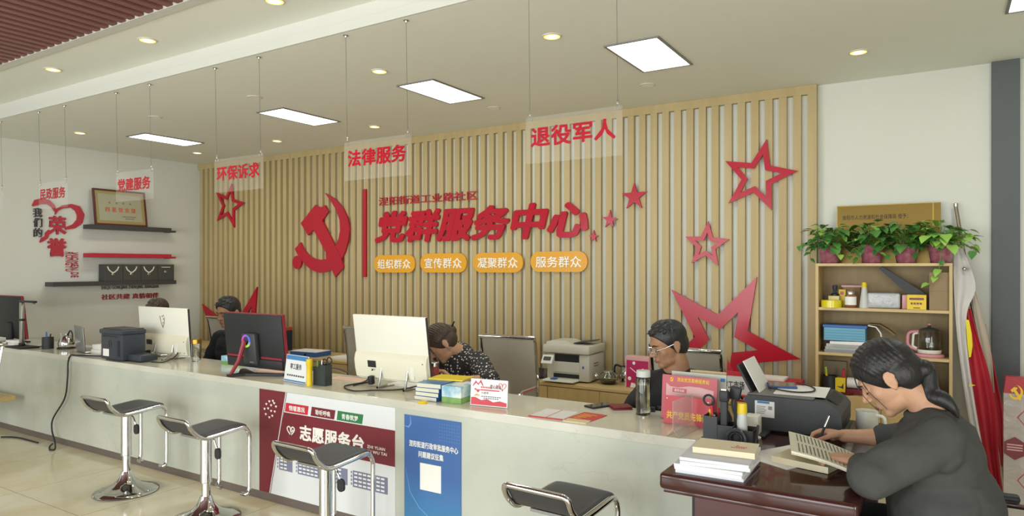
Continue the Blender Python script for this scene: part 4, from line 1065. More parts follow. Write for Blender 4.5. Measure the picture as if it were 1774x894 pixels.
# red signs at the end of the counter
M_SIGNRED = mat('red_sign_sheet', 'bb2733', 0.35); M_SIGNPINK = mat('pink_red_sign_sheet', 'b9525a', 0.4); M_PALEP = mat('pale_pink_print', 'd3a5a2', 0.45); M_YELINK = mat('yellow_ink', 'e8c229', 0.5)
pl, pr = at(1150, 733, Z=CT), at(1231, 744, Z=CT)
t, fr, w = stand_card(pl, pr, .125, 'red acrylic sign with yellow characters 共产党员先锋岗', M_SIGNRED, lean=5)
letter_l(t, M_YELINK, [('共产党员先锋岗', fr, w * .06, .022, w * .88, .036, .001, .03, 0, .002)])
b = B()
for u in (.06, .94): b.prism(fr, [(w * u + .002 * math.cos(a), .112 + .002 * math.sin(a)) for a in [2 * PI * i / 8 for i in range(8)]], .002, .004)
b.build('pin', M_STEEL, t, smooth=0)
B().bx(-w / 2 - .012, w / 2, -.008, .035, 0, .003).build('acrylic_foot', M_ACRYL, t, smooth=0)
pl2, pr2 = Vector((-1.115, 3.11, CT)), Vector((-.852, 3.09, CT))
t, fr, w = stand_card(pl2, pr2, .203, 'pink red notice headed 流动党员联络服务站 behind the red sign', M_SIGNPINK, lean=5)
b = B().prism(fr, [(w * .08, .0), (w * .94, .0), (w * .94, .148), (w * .7, .158), (w * .5, .158), (w * .3, .148), (w * .15, .151), (w * .08, .165)], .002, .003); b.build('print', M_PALEP, t, smooth=0)
b = B().rect(fr, w * .2, .125, w * .46, .145, .003, .004); b.build('heading_tab', M_SIGNPINK, t, smooth=0)
letter_l(t, M_YELINK, [('流动党员联络服务站', fr, w * .28, .175, w * .58, .02, .001, .02, 0, .002)])
letter_l(t, M_WHITE, [('服务功能', fr, w * .24, .129, w * .18, .012, .001, 0, 0, .004)])
def emb2(x, y): return (w * .175 + (x - 320) * .00004, .172 + (800 - y) * .000036)
B().prism(fr, [emb2(*q) for q in sick], .002, .003).prism(fr, [emb2(*q) for q in ham], .002, .0034).build('emblem', M_YELINK, t, smooth=0)
B().bx(-w / 2 - .01, w / 2, -.006, .03, 0, .003).build('acrylic_foot', M_ACRYL, t, smooth=0)
pl3, pr3 = Vector((-1.09, 3.175, CT)), Vector((-.83, 3.165, CT))
t, fr, w = stand_card(pl3, pr3, .212, 'pale grey notice behind the pink red notice', mat('pale_grey_sheet', 'bcbfb2', .4), lean=4)
B().rect(fr, w * .9, .182, w * .98, .197, .002, .003).build('heading', M_PRBLUE, t, smooth=0)
B().bx(-w / 2, w / 2, -.004, .02, 0, .003).build('acrylic_foot', M_ACRYL, t, smooth=0)
M_MANILA = mat('manila_paper', 'c9b688', .6)
t = thing('document_folder', 'manila envelope stack standing behind the notices', 'folder', (-.93, 3.232, CT), R(0))
B().box((0, 0, .112), (.17, .012, .215), (R(-5), 0, 0)).build('sleeve', M_MANILA, t, smooth=0); B().box((.01, -.008, .10), (.15, .004, .19), (R(-5), 0, 0)).build('insert', M_PAPER, t, smooth=0)
# clear V holder
p = Vector((-.938, 2.885, CT)); t = thing('leaflet_holder', 'empty clear acrylic holder in front of the red sign', 'holder', p, R(84))
b = B().bx(-.10, .10, -.0015, .0015, .030, .15).prism(frame((-.10, 0, 0), (0, 1, 0), (0, 0, 1)), [(-.030, 0), (-.027, 0), (0, .030), (.027, 0), (.030, 0), (0, .034)], 0, .20)
b.build('pane', mat('holder_acrylic', 'd9d2cc', .08, alpha=.3), t, smooth=0)

# ------------------------------------------------------------------ mesh office chairs behind the counter
M_MESHC = mat('taupe_chair_mesh', 'b8b19f', 0.8, alpha=.93, noise=(220, 'aaa392', .2))
def make_chair():
    t = thing('office_chair', '', 'chair', (0, 0, 0), 0, 'taupe mesh office chairs behind the counter')
    w = .21
    prof = [(.17, .40), (.205, .46), (.23, .55), (.238, .65), (.225, .78), (.20, .92), (.185, .965)]           # facing -y
    rows = [[(x * w, y + .02 * (1 - x * x), z) for x in (-1, -.5, 0, .5, 1)] for y, z in prof]
    B().grid(rows).build('back_mesh', M_MESHC, t, solid=.008, sub=1, smooth=80)
    for s in (-1, 1):
        B().tube(spline([(s * w, -.22, .44), (s * w, .10, .42), (s * w, .19, .45)] + [(s * w, y + .004, z) for y, z in prof[2:]], 4), .012, 8).build('side_rail', M_CHROME, t)
        B().tube(fillet([(s * (w + .01), -.16, .44), (s * (w + .05), -.16, .62), (s * (w + .05), -.12, .65), (s * (w + .05), .12, .65), (s * (w + .01), .225, .60)], .05), .012, 8).build('armrest', M_CHROME, t)
    B().tube([(-w - .006, .185, .968), (w + .006, .185, .968)], .015, 10).build('top_bar', M_CHROME, t)
    B().grid([[(x * w, y, z - .015 * (1 - x * x)) for x in (-1, -.5, 0, .5, 1)] for y, z in [(-.24, .425), (-.2, .445), (0, .44), (.15, .44)]]).build('seat_mesh', M_MESHC, t, solid=.02, sub=1, smooth=80)
    B().cyl((0, 0, .10), (0, 0, .42), .025).build('gas_lift', M_CHROME, t)
    for k in range(5):
        a = 2 * PI * k / 5 + .3
        l = B().tube([(0, 0, .105), (.27 * math.cos(a), .27 * math.sin(a), .07)], [.026, .015], 8).build('leg', M_CHROME, t)
        B().lathe([(0, -.012), (.027, -.012), (.027, .012), (0, .012)], (.27 * math.cos(a), .27 * math.sin(a), .0275), 14, (R(90), 0, a)).build('caster', M_BLK, l)
    return t
ch = make_chair()
for i, (x, y, rz, lb) in enumerate([(-2.53, 3.82, .08, 'taupe mesh chair behind the woman in the dotted blouse'), (-5.78, 3.86, .0, 'taupe mesh chair left of the seated man behind the black monitor'),
                                    (-3.82, 3.80, .15, 'empty taupe mesh chair half hidden by the large plain white monitor'), (-1.275, 3.74, -.05, 'taupe mesh chair behind the man in the black shirt')]):
    o = ch if i == 0 else copy_tree(ch); o.location = (x, y, 0); o.rotation_euler = (0, 0, rz); retag(o, lb)

# ------------------------------------------------------------------ things on the low cabinets
M_PRT = mat('light_grey_plastic', 'c8c6b8', 0.42)
t = thing('printer', 'light grey multifunction printer on the oak cabinet', 'printer', (-2.47, 4.89, KT), R(2))
w, d = .385, .30
b = B().bx(-w / 2 + .025, w / 2, -d / 2, d / 2, .01, .215, .008); b.build('body', M_PRT, t, smooth=30)
b = B().bx(-w / 2 - .005, w / 2 + .008, -d / 2 - .02, d / 2 + .01, .22, .285, .012)
b.prism(frame((-w / 2, -.11, .28), (1, 0, 0), (0, 0, 1)), [(0, 0), (.24, 0), (.20, .022), (.17, .034), (.05, .034), (.0, .02)], 0, -.2)
b.build('scanner_unit', M_PRT, t, smooth=30)
B().box((.10, .02, .305), (.15, .18, .006), (0, R(-8), 0)).build('feeder_tray', M_DKGREY, t, smooth=0)
B().bx(-.10, .11, -d / 2 - .002, -d / 2 + .03, .155, .213).build('output_slot', M_BLK, t, smooth=0)
B().bx(-.115, .115, -d / 2 - .006, -d / 2, .075, .155, .003).build('front_door', M_PRT, t, smooth=0)
B().bx(-.11, .11, -d / 2 - .001, -d / 2 + .02, .03, .062).build('cassette_slot', M_BLK, t, smooth=0)
pt = B().bx(-.16, .11, -d / 2 - .11, -d / 2, .012, .022, .002).build('paper_tray', M_WHP, t, smooth=0)
B().bx(-.10, -.06, -d / 2 - .08, -d / 2 - .03, .022, .032).build('paper_guide', M_BLUE, pt, smooth=0)
cp = B().box((-w / 2 + .05, -d / 2 - .04, .17), (.095, .015, .075), (R(-35), 0, 0), .003).build('control_panel', M_WHP, t, smooth=0)
B().box((-w / 2 + .05, -d / 2 - .047, .178), (.06, .006, .03), (R(-35), 0, 0)).build('display', M_DKGREY, cp, smooth=0)
B().bx(-w / 2 + .01, -w / 2 + .085, -d / 2 - .03, -d / 2 + .01, .02, .145, .004).build('side_bracket', M_ACRYL, t, smooth=0)
B().bx(.135, .15, -d / 2 - .001, -d / 2, .11, .13).build('sticker', M_BLUE, t, smooth=0)
b = B()
for zz in (.12, .14): b.bx(w / 2 - .0005, w / 2 + .001, -.06, .03, zz, zz + .008)
b.build('side_vent', M_GREYMETAL, t, smooth=0)
# desk telephone, dark, behind the chair
t = thing('telephone', 'dark desk telephone left of the light grey printer', 'telephone', (-2.78, 4.83, KT), R(10))
B().prism(frame((-.09, 0, 0), (0, 1, 0), (0, 0, 1)), [(-.09, 0), (.09, 0), (.09, .06), (-.09, .02)], 0, .18).build('body', M_BLK, t, smooth=0)
B().bx(-.085, -.035, -.1, .1, .055, .085, .012).build('handset', M_BLK, t, smooth=30)
# glass teapot
t = thing('teapot', 'round clear glass teapot with tea leaves on the oak cabinet', 'teapot', (-2.15, 4.83, KT))
B().lathe([(0, 0), (.05, 0), (.072, .03), (.075, .055), (.05, .088), (.04, .092), (.038, .09), (.07, .055), (.067, .03), (.048, .005), (0, .005)], n=28).build('body', M_GLASS, t)
B().lathe([(0, .012), (.055, .012), (.062, .03), (0, .034)], n=20).build('tea', mat('dark_tea', '3b3429', .2), t)
B().lathe([(0, .118), (.008, .114), (.008, .104), (.036, .098), (.042, .09), (0, .09)], n=20).build('lid', M_GLASS, t)
B().tube(spline([(-.06, 0, .03), (-.09, 0, .045), (-.105, 0, .075)], 5), [.011] * 10 + [.007], 8).build('spout', M_GLASS, t)
B().tube(spline([(.066, 0, .07), (.10, 0, .075), (.10, 0, .03), (.068, 0, .03)], 5), .005, 8).build('handle', M_GLASS, t)
# steel kettle
t = thing('kettle', 'steel kettle with black handle between teapot and pink packet', 'kettle', (-2.06, 4.98, KT))
B().lathe([(0, 0), (.06, 0), (.062, .02), (.055, .09), (.045, .12), (0, .122)], n=24).build('body', M_CHROME, t)
B().lathe([(0, .15), (.016, .148), (.012, .13), (.045, .122), (0, .12)], n=20).build('lid', M_BLK, t)
B().tube(spline([(-.045, 0, .115), (-.095, 0, .125), (-.105, 0, .07), (-.085, 0, .03)], 5), .008, 8).build('handle', M_BLK, t)
B().tube([(0, .05, .06), (0, .085, .11)], [.014, .007], 8).build('spout', M_CHROME, t)
# pink packet
M_PINK = mat('magenta_print', 'b8285f', .4)
t = thing('packet', 'magenta packet with white print standing left of the man in black', 'box', (-1.885, 4.78, KT), R(-4))
B().bx(-.095, .095, -.03, .05, 0, .235, .003).build('carton', M_PALEP, t, smooth=0)
fr = frame((-.085, -.03, 0), (1, 0, 0), (0, 0, 1))
B().rect(fr, 0, .005, .175, .205, 0, .001).build('print', M_PINK, t, smooth=0)
b = B().prism(fr, ribbon([(.03, .15), (.08, .115), (.135, .15)], [.005, .006, .005]), .001, .002).prism(fr, [(.06 + .012 * math.cos(a), .185 + .012 * math.sin(a)) for a in [2 * PI * i / 12 for i in range(12)]], .001, .002)
b.prism(fr, [(.025 + .014 * math.cos(a), .07 + .014 * math.sin(a)) for a in [2 * PI * i / 12 for i in range(12)]], .001, .002).prism(fr, [(.03, .005), (.08, .005), (.07, .035), (.04, .04)], .001, .002)
b.build('lettering', M_WHITE, t, smooth=0)
o = B().bx(-.06, .08, -.02, .04, 0, .255, .002).build('carton', mat('brown_carton', '8a6c46', .6), None, smooth=0); o.location = (-1.83, 5.0, KT); tag(o, 'brown carton behind the magenta packet', 'box')
# blue folder, binder, papers behind the black monitor
t = thing('document_box', 'blue and white file box lying on the oak cabinet', 'file box', (-5.40, 4.80, KT), R(6))
B().bx(-.17, .17, -.11, .11, 0, .045, .003).build('case', M_BLUE, t, smooth=0); B().bx(-.165, .165, -.105, .105, .045, .05).build('lid', M_PAPER, t, smooth=0)
B().lathe([(0, .002), (.012, .002), (.012, 0), (0, 0)], (.03, -.111, .022), 12, (R(90), 0, 0)).build('finger_hole', M_BLK, t)
t = thing('ring_binder', 'dark blue binder with orange top edge standing on the oak cabinet', 'binder', (-6.03, 4.93, KT), R(4))
M_NAVY = mat('navy_card', '2b3442', .5)
B().bx(-.15, .13, -.05, .06, 0, .215, .003).build('cover', M_NAVY, t, smooth=0); B().bx(-.15, .13, -.055, .06, .215, .25, .003).build('top_edge', mat('orange_card', 'b5553a', .5), t, smooth=0); B().bx(-.12, .03, -.053, -.05, .03, .12).build('spine_label', M_BLUE, t, smooth=0)
o = B().bx(-.14, .14, -.10, .10, 0, .012).bx(-.12, .15, -.09, .11, .012, .02).build('paper_pile', M_PAPER, None, smooth=0); o.location = (-4.92, 4.82, KT); o.rotation_euler = (0, 0, .1); tag(o, 'white papers on the oak cabinet right of the blue file box', 'paper')
# red boxes at the right end
M_REDC = mat('red_card', 'b81f30', .4)
FRB = frame((0, 0, 0), (1, 0, 0), (0, 0, 1))
pA, pB_ = at(1257, 672, Y=4.70), at(1400, 672, Y=4.80)
t = thing('gift_box', 'large flat red box on the oak cabinet, right of the 零工 sign', 'box', (-.98, 4.87, KT + .0701))
B().bx(-.19, .20, -.09, .12, 0, .06, .003).build('case', M_REDC, t, smooth=0); B().bx(-.17, .10, -.06, .10, .061, .075).build('paper_sheet', M_PAPER, t, smooth=0)
t = thing('gift_box', 'dark red flat box under the large red box', 'box', (-.97, 4.87, KT))
B().bx(-.18, .19, -.06, .11, 0, .05, .003).build('case', mat('dark_red_card', '8a1c26', .5), t, smooth=0); B().bx(-.18, .10, -.09, .10, .0505, .07).build('paper_stack', M_PAPER, t, smooth=0)
pl, pr = Vector((-1.265, 4.70, KT)), Vector((-1.045, 4.70, KT))
t, fr, w = stand_card(pl, pr, .185, 'white and red sign reading 零工市场 on the oak cabinet', M_PRWHITE, lean=6)
B().rect(fr, 0, .155, w, .185, .002, .003).rect(fr, 0, 0, w, .035, .002, .003).build('print', M_PRRED, t, smooth=0)
letter_l(t, M_INK, [('零工市场', fr, w * .04, .068, w * .66, .055, .001, .03, 0, .002)])
B().prism(frame((-w / 2, 0, 0), (0, 1, 0), (0, 0, 1)), [(0.004, 0), (.06, 0), (.024, .155)], 0, w).build('prop', M_PAPER, t, smooth=0)
t = thing('tissue_box', 'small red box in front of the 零工 sign', 'box', (-1.10, 4.665, KT)); B().bx(-.055, .055, -.02, .015, 0, .04, .002).build('carton', M_REDC, t, smooth=0)
B().prism(frame((-.05, -.02, 0), (1, 0, 0), (0, 0, 1)), rrect(.025, .012, .075, .028, .007), 0, .001).build('print', M_PALEP, t, smooth=0)
t = thing('table_flag', 'small red pennant on a thin stick behind the mesh chair', 'flag', (-1.29, 4.95, KT))
B().cyl((0, 0, 0), (0, 0, .25), .003, n=8).lathe([(0, 0), (.03, 0), (.03, .008), (0, .01)], n=16).build('stick', M_STEEL, t)
B().prism(frame((.003, 0, .04), (1, 0, 0), (0, 0, 1)), [(0, 0), (.10, 0), (0, .2)], 0, .002).build('cloth', M_REDC, t, smooth=0)
t = thing('red_cord_knot', 'thin red cord hanging between slats and bookcase', 'ornament', (-.7255, 5.155, 1.0))
B().tube([(0, 0, -.10), (0, 0, .10)], .002, 6).build('cord', M_REDC, t); B().ell((0, 0, .0), .008).build('bead', M_REDC, t)
# ------------------------------------------------------------------ things on the writing desk
M_DOCT = mat('printer_grey', '3f4343', .5)
# ink printer, its left side towards the room
t = thing('printer', 'charcoal ink printer with paper in its raised rear tray, on the mahogany desk', 'printer', (-.53, 3.22, DZ))
ix0, ix1, iy0, iy1 = -.722, -.415, 3.055, 3.40
b = B().prism(frame((0, iy0, DZ), (1, 0, 0), (0, 0, 1)), [(ix0, .008), (ix1 + .045, .008), (ix1 + .075, .03), (ix1 + .075, .10), (ix1 + .055, .125), (ix1 + .01, .148), (ix0 + .012, .148), (ix0, .135)], 0, -(iy1 - iy0))
b.build('body', M_DOCT, t, True, smooth=30)
B().bx(ix0 + .01, ix1 - .03, iy0 + .012, iy1 - .01, DZ + .148, DZ + .155, .003).build('scanner_lid', mat('printer_lid_grey', '6b6c66', .45), t, True, smooth=30)
B().box((ix1 + .034, (iy0 + iy1) / 2, DZ + .140), (.05, .20, .004), (0, R(38), 0)).build('control_panel', M_BLK, t, True, smooth=0)
B().bx(ix1 + .02, ix1 + .0765, iy0 + .05, iy1 - .05, DZ + .028, DZ + .058).build('output_slot', M_BLK, t, True, smooth=0)
B().bx(ix1 + .04, ix1 + .09, iy0 + .07, iy1 - .07, DZ + .02, DZ + .028).build('output_tray', M_DOCT, t, True, smooth=0)
tr = B().box((ix0 + .002, (iy0 + iy1) / 2 - .02, DZ + .195), (.010, .24, .17), (0, R(-28), 0), .002).build('rear_tray', M_BLK, t, True, smooth=0)
B().box((ix0 + .028, (iy0 + iy1) / 2 - .02, DZ + .202), (.003, .21, .19), (0, R(-28), 0)).build('paper', M_PAPER, tr, True, smooth=0)
FRI = frame((ix0, iy0, DZ), (1, 0, 0), (0, 0, 1))
b = B().rect(FRI, .045, .06, .125, .128, 0, .001); lb_ = b.build('label', M_PAPER, t, True, smooth=0)
b = B().rect(FRI, .055, .118, .105, .127, .001, .0016); b.build('heading', M_PRBLUE, lb_, True, smooth=0)
b = B()
for i in range(5): b.rect(FRI, .052, .075 + i * .007, .085 + .004 * (i % 3), .078 + i * .007, .001, .0016)
b.rect(FRI, .10, .093, .116, .108, .001, .0016).rect(FRI, .05, .064, .066, .072, .001, .0016)
b.build('small_print', M_GREYMETAL, lb_, True, smooth=0)
for sy in (iy0 + .03, iy1 - .05): B().bx(ix0 + .02, ix1, sy, sy + .02, DZ, DZ + .009).build('foot', M_BLK, t, True, smooth=0)
sheet(Vector((-.515, 3.235, DZ + .1556)), .205, .26, R(3), M_PAPER, 'white paper sheet lying on top of the charcoal printer', .003)
t = thing('tablet', 'small dark tablet lying on the charcoal printer under a cable', 'tablet', (-.615, 3.31, DZ + .159), R(15))
B().bx(-.06, .06, -.075, .05, 0, .009, .003).build('case', M_BLUE, t, smooth=30); B().bx(-.055, .055, -.07, .045, .009, .0096).build('screen', mat('bronze_screen', '4b4034', .1), t, smooth=0)
zt = DZ + .168
cable([(-.67, 3.27, zt + .006), (-.64, 3.19, zt - .002), (-.54, 3.14, zt - .004), (-.47, 3.19, zt - .004), (-.48, 3.30, zt - .004), (-.56, 3.36, zt + .004)], .0035, 'thin black cable looped on top of the charcoal printer')
cable([(-.74, 3.10, DZ + .12), (-.755, 3.05, DZ + .15), (-.765, 3.02, DZ + .11), (-.73, 2.96, DZ + .06), (-.69, 2.945, DZ + .04)], .005, 'black cable arching between the charcoal printer and the white socket')
# white socket block and round base
t = thing('power_socket', 'white desk socket block with round foot beside the charcoal printer', 'socket', (-.665, 2.925, DZ))
B().lathe([(0, 0), (.035, 0), (.036, .006), (.02, .012), (0, .013)], (.01, -.02, 0), 24).build('foot', M_WHP, t)
B().bx(-.03, .03, .0, .07, .004, .085, .008).build('block', M_WHP, t, smooth=30)
B().bx(.0, .055, .0, .13, .0, .010, .002).build('slate_pad', M_DKGREY, t, smooth=0)
# desk organiser
OX, OY = -.71, 2.74
t = thing('desk_organiser', 'black compartment organiser full of pens on the mahogany desk corner', 'pen holder', (OX, OY, DZ))
M_ORG = mat('organiser_black', '2b2c2e', .4)
b = B()
open_box(b, -.085, -.030, -.045, .045, 0, .115); open_box(b, -.029, .030, -.045, .045, 0, .085); open_box(b, .031, .105, -.045, .045, 0, .075)
b.build('tray', M_ORG, t, smooth=0)
O = Vector((OX, OY, DZ + .003))
t = thing('stapler', 'black stapler standing upright in the organiser', 'stapler', O + Vector((-.008, -.022, 0)))
B().bx(-.013, .013, -.012, .012, 0, .19, .004).build('arm', M_BLK, t, smooth=30); B().bx(-.017, .017, -.016, .016, .17, .215, .006).build('head', M_BLK, t, smooth=30); B().bx(-.010, .010, -.009, .009, .215, .221).build('cap', M_STEEL, t, smooth=0)
t = thing('staple_remover', 'black square clip standing behind the upright stapler', 'clip', O + Vector((.022, .028, 0)))
B().bx(-.005, .005, -.005, .005, 0, .17).build('stem', M_BLK, t, smooth=0); B().box((.0, -.0, .20), (.042, .03, .05), (0, R(12), 0), .006).build('head', M_BLK, t, smooth=30)
t = thing('glue_bottle', 'clear glue bottle with yellow cap in the organiser', 'glue', O + Vector((.055, .0, 0)))
B().lathe([(0, 0), (.020, 0), (.020, .10), (.017, .128), (0, .128)], n=20).build('bottle', mat('translucent_glue', 'c8ccc4', .3, alpha=.85), t); B().lathe([(0, .168), (.016, .168), (.018, .16), (.019, .128), (0, .128)], n=20).build('cap', M_YEL, t)
t = thing('scissors', 'red and black scissors standing at the left of the organiser', 'scissors', O + Vector((-.062, -.02, 0)))
B().box((.005, 0, .06), (.012, .003, .11), (0, R(8), 0)).build('blade', M_STEEL, t, smooth=0)
B().tube([(.008, 0, .10), (.002, 0, .15)], .005, 8).build('handle_neck', M_REDC, t)
B().tube(arc((-.008, .002, .17), .02, 0, 2 * PI, 16)[:-1], .0045, 8, True).build('handle', M_BLK, t)
t = thing('marker', 'red capped marker in the organiser', 'pen', O + Vector((.03, .03, 0)) + Vector((.012, 0, 0)))
B().cyl((0, 0, 0), (.0, 0, .11), .009).build('barrel', M_WHP, t); B().cyl((0, 0, .11), (0, 0, .15), .011).build('cap', M_PINKT, t); B().cyl((0, 0, .15), (0, 0, .156), .008).build('cap_end', M_WHITE, t)
pen(O + Vector((-.05, .02, .0)), O + Vector((-.04, .02, .135)), .004, M_REDC, 'red pen in the organiser beside the scissors')
pen(O + Vector((-.07, .025, .0)), O + Vector((-.078, .025, .125)), .004, M_YEL, 'yellow pen at the left of the organiser')
pen(O + Vector((-.045, -.03, .0)), O + Vector((-.036, -.034, .10)), .0035, M_WHP, 'white pen at the front of the organiser')
t = thing('tape_roll', 'clear tape roll lying against the front of the organiser', 'tape', O + Vector((.045, -.0555, -.003)))
B().tube(arc((0, 0, .042), .034, 0, 2 * PI, 24)[:-1], .007, 8, True).build('roll', M_SMOKE, t); B().tube(arc((0, 0, .042), .022, 0, 2 * PI, 24)[:-1], .0045, 8, True).build('core', M_BLK, t)
cable([O + Vector((.09, .06, .003)), O + Vector((.10, .05, .06)), O + Vector((.115, .0, .085)), O + Vector((.118, -.045, .05)), O + Vector((.115, -.06, .004))], .0045, 'black cable arching at the right of the organiser')
# stack of papers with a cream book on it
PX, PY = -.66, 2.41
for i in range(5):
    w, d, h = .225, .26, .011
    o = B().bx(-w / 2, w / 2, -d / 2, d / 2, 0, h).build('paper_stack', M_PAPER if i % 2 else mat('bluish_paper', 'd3d6dc', .7), None, smooth=0)
    o.location = (PX + .004 * math.sin(i * 2.1) + (.008 if i > 2 else 0), PY + .005 * math.cos(i * 1.7), DZ + .0003 + i * (h + .0003)); o.rotation_euler = (0, 0, R((2, -1, 3, 7, 4)[i]))
    tag(o, ['bottom bundle of the white paper stack on the mahogany desk', 'second bundle from the bottom of the desk paper stack', 'middle bundle of the desk paper stack', 'slightly turned bundle, second from top of the desk paper stack', 'top bundle of the desk paper stack, under the cream book'][i], 'paper', 'paper bundles in the desk stack')
zb_ = DZ + 5 * .0113 + .001
M_CREAMB = mat('cream_book_cover', 'ddd4b4', .5)
t = book(Vector((-.635, 2.43, zb_)), .14, .205, .020, R(96), M_CREAMB, M_PAGES, 'cream covered book lying on the desk paper stack', None)
fr = frame((-.07, -.10, .02), (0, 1, 0), (-1, 0, 0))
fr = (Vector((.06, -.10, .0201)), Vector((0, 1, 0)), Vector((-1, 0, 0)), Vector((0, 0, 1)))
b = B()
for j, (u0, u1, v) in enumerate([(.035, .085, .075), (.03, .075, .060), (.06, .075, .045)]):
    for i in range(int((u1 - u0) / .008)): b.rect(fr, u0 + i * .008, v, u0 + i * .008 + .006, v + .008, 0, .0004)
b.build('title_print', M_PRRED, t, smooth=0)
# loose sheet, second book, open book
o = B().bx(-.105, .105, -.145, .145, 0, .002).build('paper_sheet', M_PAPER, None, smooth=0); o.location = (-.475, 2.69, DZ); o.rotation_euler = (0, 0, R(-28)); tag(o, 'loose white sheet under the open book on the mahogany desk', 'paper')
t = book(Vector((-.40, 2.62, DZ + .0022)), .14, .20, .022, R(75), M_CREAMB, M_PAGES, 'closed cream book propping up the open book', None)
t = thing('open_book', 'open book with printed pages under the writing woman\'s hands', 'book', (-.315, 2.63, DZ))
nb = 10
def leaf(x0, x1, y0, y1, z0, lift, th, sk):
    return [[(x0 + (x1 - x0) * i / nb + sk * j, y0 + (y1 - y0) * j, z0 + lift * (1 - i / nb) + .010 * math.sin(PI * i / nb)) for i in range(nb + 1)] for j in (0, 1)]
rowsL = leaf(-.115, .135, -.15, 0, .0, .062, .01, -.03); rowsR = leaf(-.145, .105, .0, .14, .0, .062, .01, -.03)
def slab_sheet(rows, dz0, dz1):
    b = B(); n = len(rows[0])
    up = [[Vector(p) + Vector((0, 0, dz1)) for p in r] for r in rows]; lo = [[Vector(p) + Vector((0, 0, dz0)) for p in r] for r in rows]
    b.grid(up); b.grid([r[::-1] for r in lo])
    for j in (0, 1): b.grid([lo[j], up[j]])
    for i in (0, n - 1): b.grid([[lo[0][i], lo[1][i]], [up[0][i], up[1][i]]])
    return b
slab_sheet(rowsL, .006, .014).build('pages', M_PAGES, t, smooth=30)
slab_sheet(rowsR, .006, .014).build('pages', M_PAGES, t, smooth=30)
slab_sheet([[Vector(p) + Vector((0, -.002, 0)) for p in rowsL[0]], [Vector(p) + Vector((0, .002, 0)) for p in rowsR[1]]], .003, .0055).build('cover', M_CREAMB, t, smooth=30)
b = B()
def on_leaf(rows, u, v):
    f = u * nb; i = min(int(f), nb - 1); q = f - i
    a = Vector(rows[0][i]).lerp(Vector(rows[0][i + 1]), q); c = Vector(rows[1][i]).lerp(Vector(rows[1][i + 1]), q)
    return a.lerp(c, v) + Vector((0, 0, .0152))
random.seed(4)
for rows in (rowsL, rowsR):
    for k in range(17):
        u = .10 + k * .05; v1 = .12
        while v1 < .86:
            v2 = min(v1 + random.uniform(.04, .14), .88)
            b.grid([[on_leaf(rows, u, v1), on_leaf(rows, u + .016, v1)], [on_leaf(rows, u, v2), on_leaf(rows, u + .016, v2)]]); v1 = v2 + .03
b.build('text_print', mat('grey_print', '6d6a5e', .7), t, smooth=0)
# mug
p = Vector((-.262, 3.235, DZ)); t = thing('mug', 'white mug on the desk in front of the writing woman', 'mug', p, R(-25))
B().lathe([(0, 0), (.037, 0), (.042, .006), (.043, .098), (.0405, .098), (.039, .01), (0, .008)], n=32).build('body', M_WHP, t)
B().tube(fillet([(.040, 0, .085), (.075, 0, .083), (.078, 0, .045), (.058, 0, .02), (.040, 0, .022)], .014), [.0065] * 21, 8).build('handle', M_WHP, t)

# ------------------------------------------------------------------ the writing woman's chair
M_PADB = mat('black_arm_pad', '2a2b2d', .5)
t = thing('office_chair', 'black office chair with chrome arm under the writing woman', 'chair', (.10, 2.62, 0))
B().box((0, 0, .425), (.48, .48, .07), None, .025, 3).build('seat', mat('black_fabric', '2c2d30', .8), t, smooth=40)
B().cyl((0, 0, .08), (0, 0, .39), .025).build('gas_lift', M_CHROME, t)
B().grid([[(.27 + .03 * ((z - .5) * 2) ** 2 + .02 * (1 - abs(y)), y * .22, z) for y in (-1, -.5, 0, .5, 1)] for z in (.52, .6, .7)]).build('backrest', mat('black_fabric', '2c2d30', .8), t, solid=.03, sub=1, smooth=80)
for s in (-1, 1):
    B().tube(fillet([(-.1, s * .24, .40), (-.1, s * .275, .62), (.05, s * .275, .635), (.30, s * .275, .635), (.30, s * .22, .50), (.16, s * .20, .41)], .05), .012, 8).build('arm_frame', M_CHROME, t)
    B().bx(-.12, .13, s * .275 - .024, s * .275 + .024, .648, .672, .01, 3).build('armrest', M_PADB, t, smooth=40)
for k in range(5):
    a = 2 * PI * k / 5 + .2
    l = B().tube([(0, 0, .09), (.28 * math.cos(a), .28 * math.sin(a), .065)], [.028, .016], 8).build('leg', M_CHROME, t)
    B().lathe([(0, -.012), (.026, -.012), (.026, .012), (0, .012)], (.28 * math.cos(a), .28 * math.sin(a), .0265), 14, (R(90), 0, a)).build('caster', M_BLK, l)

# ------------------------------------------------------------------ bookcase contents
def bk(x, y, Y=5.0): return at(x, y, Y=Y)
FX = lambda x, Y: at(x, 500, Y=Y).x
S1, S2, S3, ST = Z1 + .0005, Z2 + .0005, Z3 + .0005, ZT + .0005
# shelf 1
x = FX(1443, 4.97)
t = thing('stamp_pad', 'pale yellow ink pad box behind the yellow tape roll, top shelf left', 'box', (x, 5.03, S1)); B().bx(-.032, .034, -.03, .03, 0, .072, .002).build('carton', mat('pale_yellow_card', 'd9cd8c', .5), t, smooth=0)
t = thing('rubber_stamp', 'rubber stamp with navy knob handle on the pale yellow box', 'stamp', (x + .005, 5.03, S1 + .0725))
B().lathe([(0, 0), (.026, 0), (.026, .012), (.012, .018), (0, .018)], n=20).build('base', M_BLK, t); B().lathe([(.009, .018), (.009, .03), (.016, .05), (.015, .068), (0, .072)], n=20).build('handle', M_NAVY, t)
t = thing('tape_roll', 'yellow adhesive tape roll lying flat on the top shelf', 'tape', (FX(1440, 4.94), 4.945, S1))
B().lathe([(.038, 0), (.062, 0), (.062, .046), (.038, .046), (.038, 0)], n=32).build('roll', mat('yellow_tape', 'd9c91e', .2, spec=.7), t)
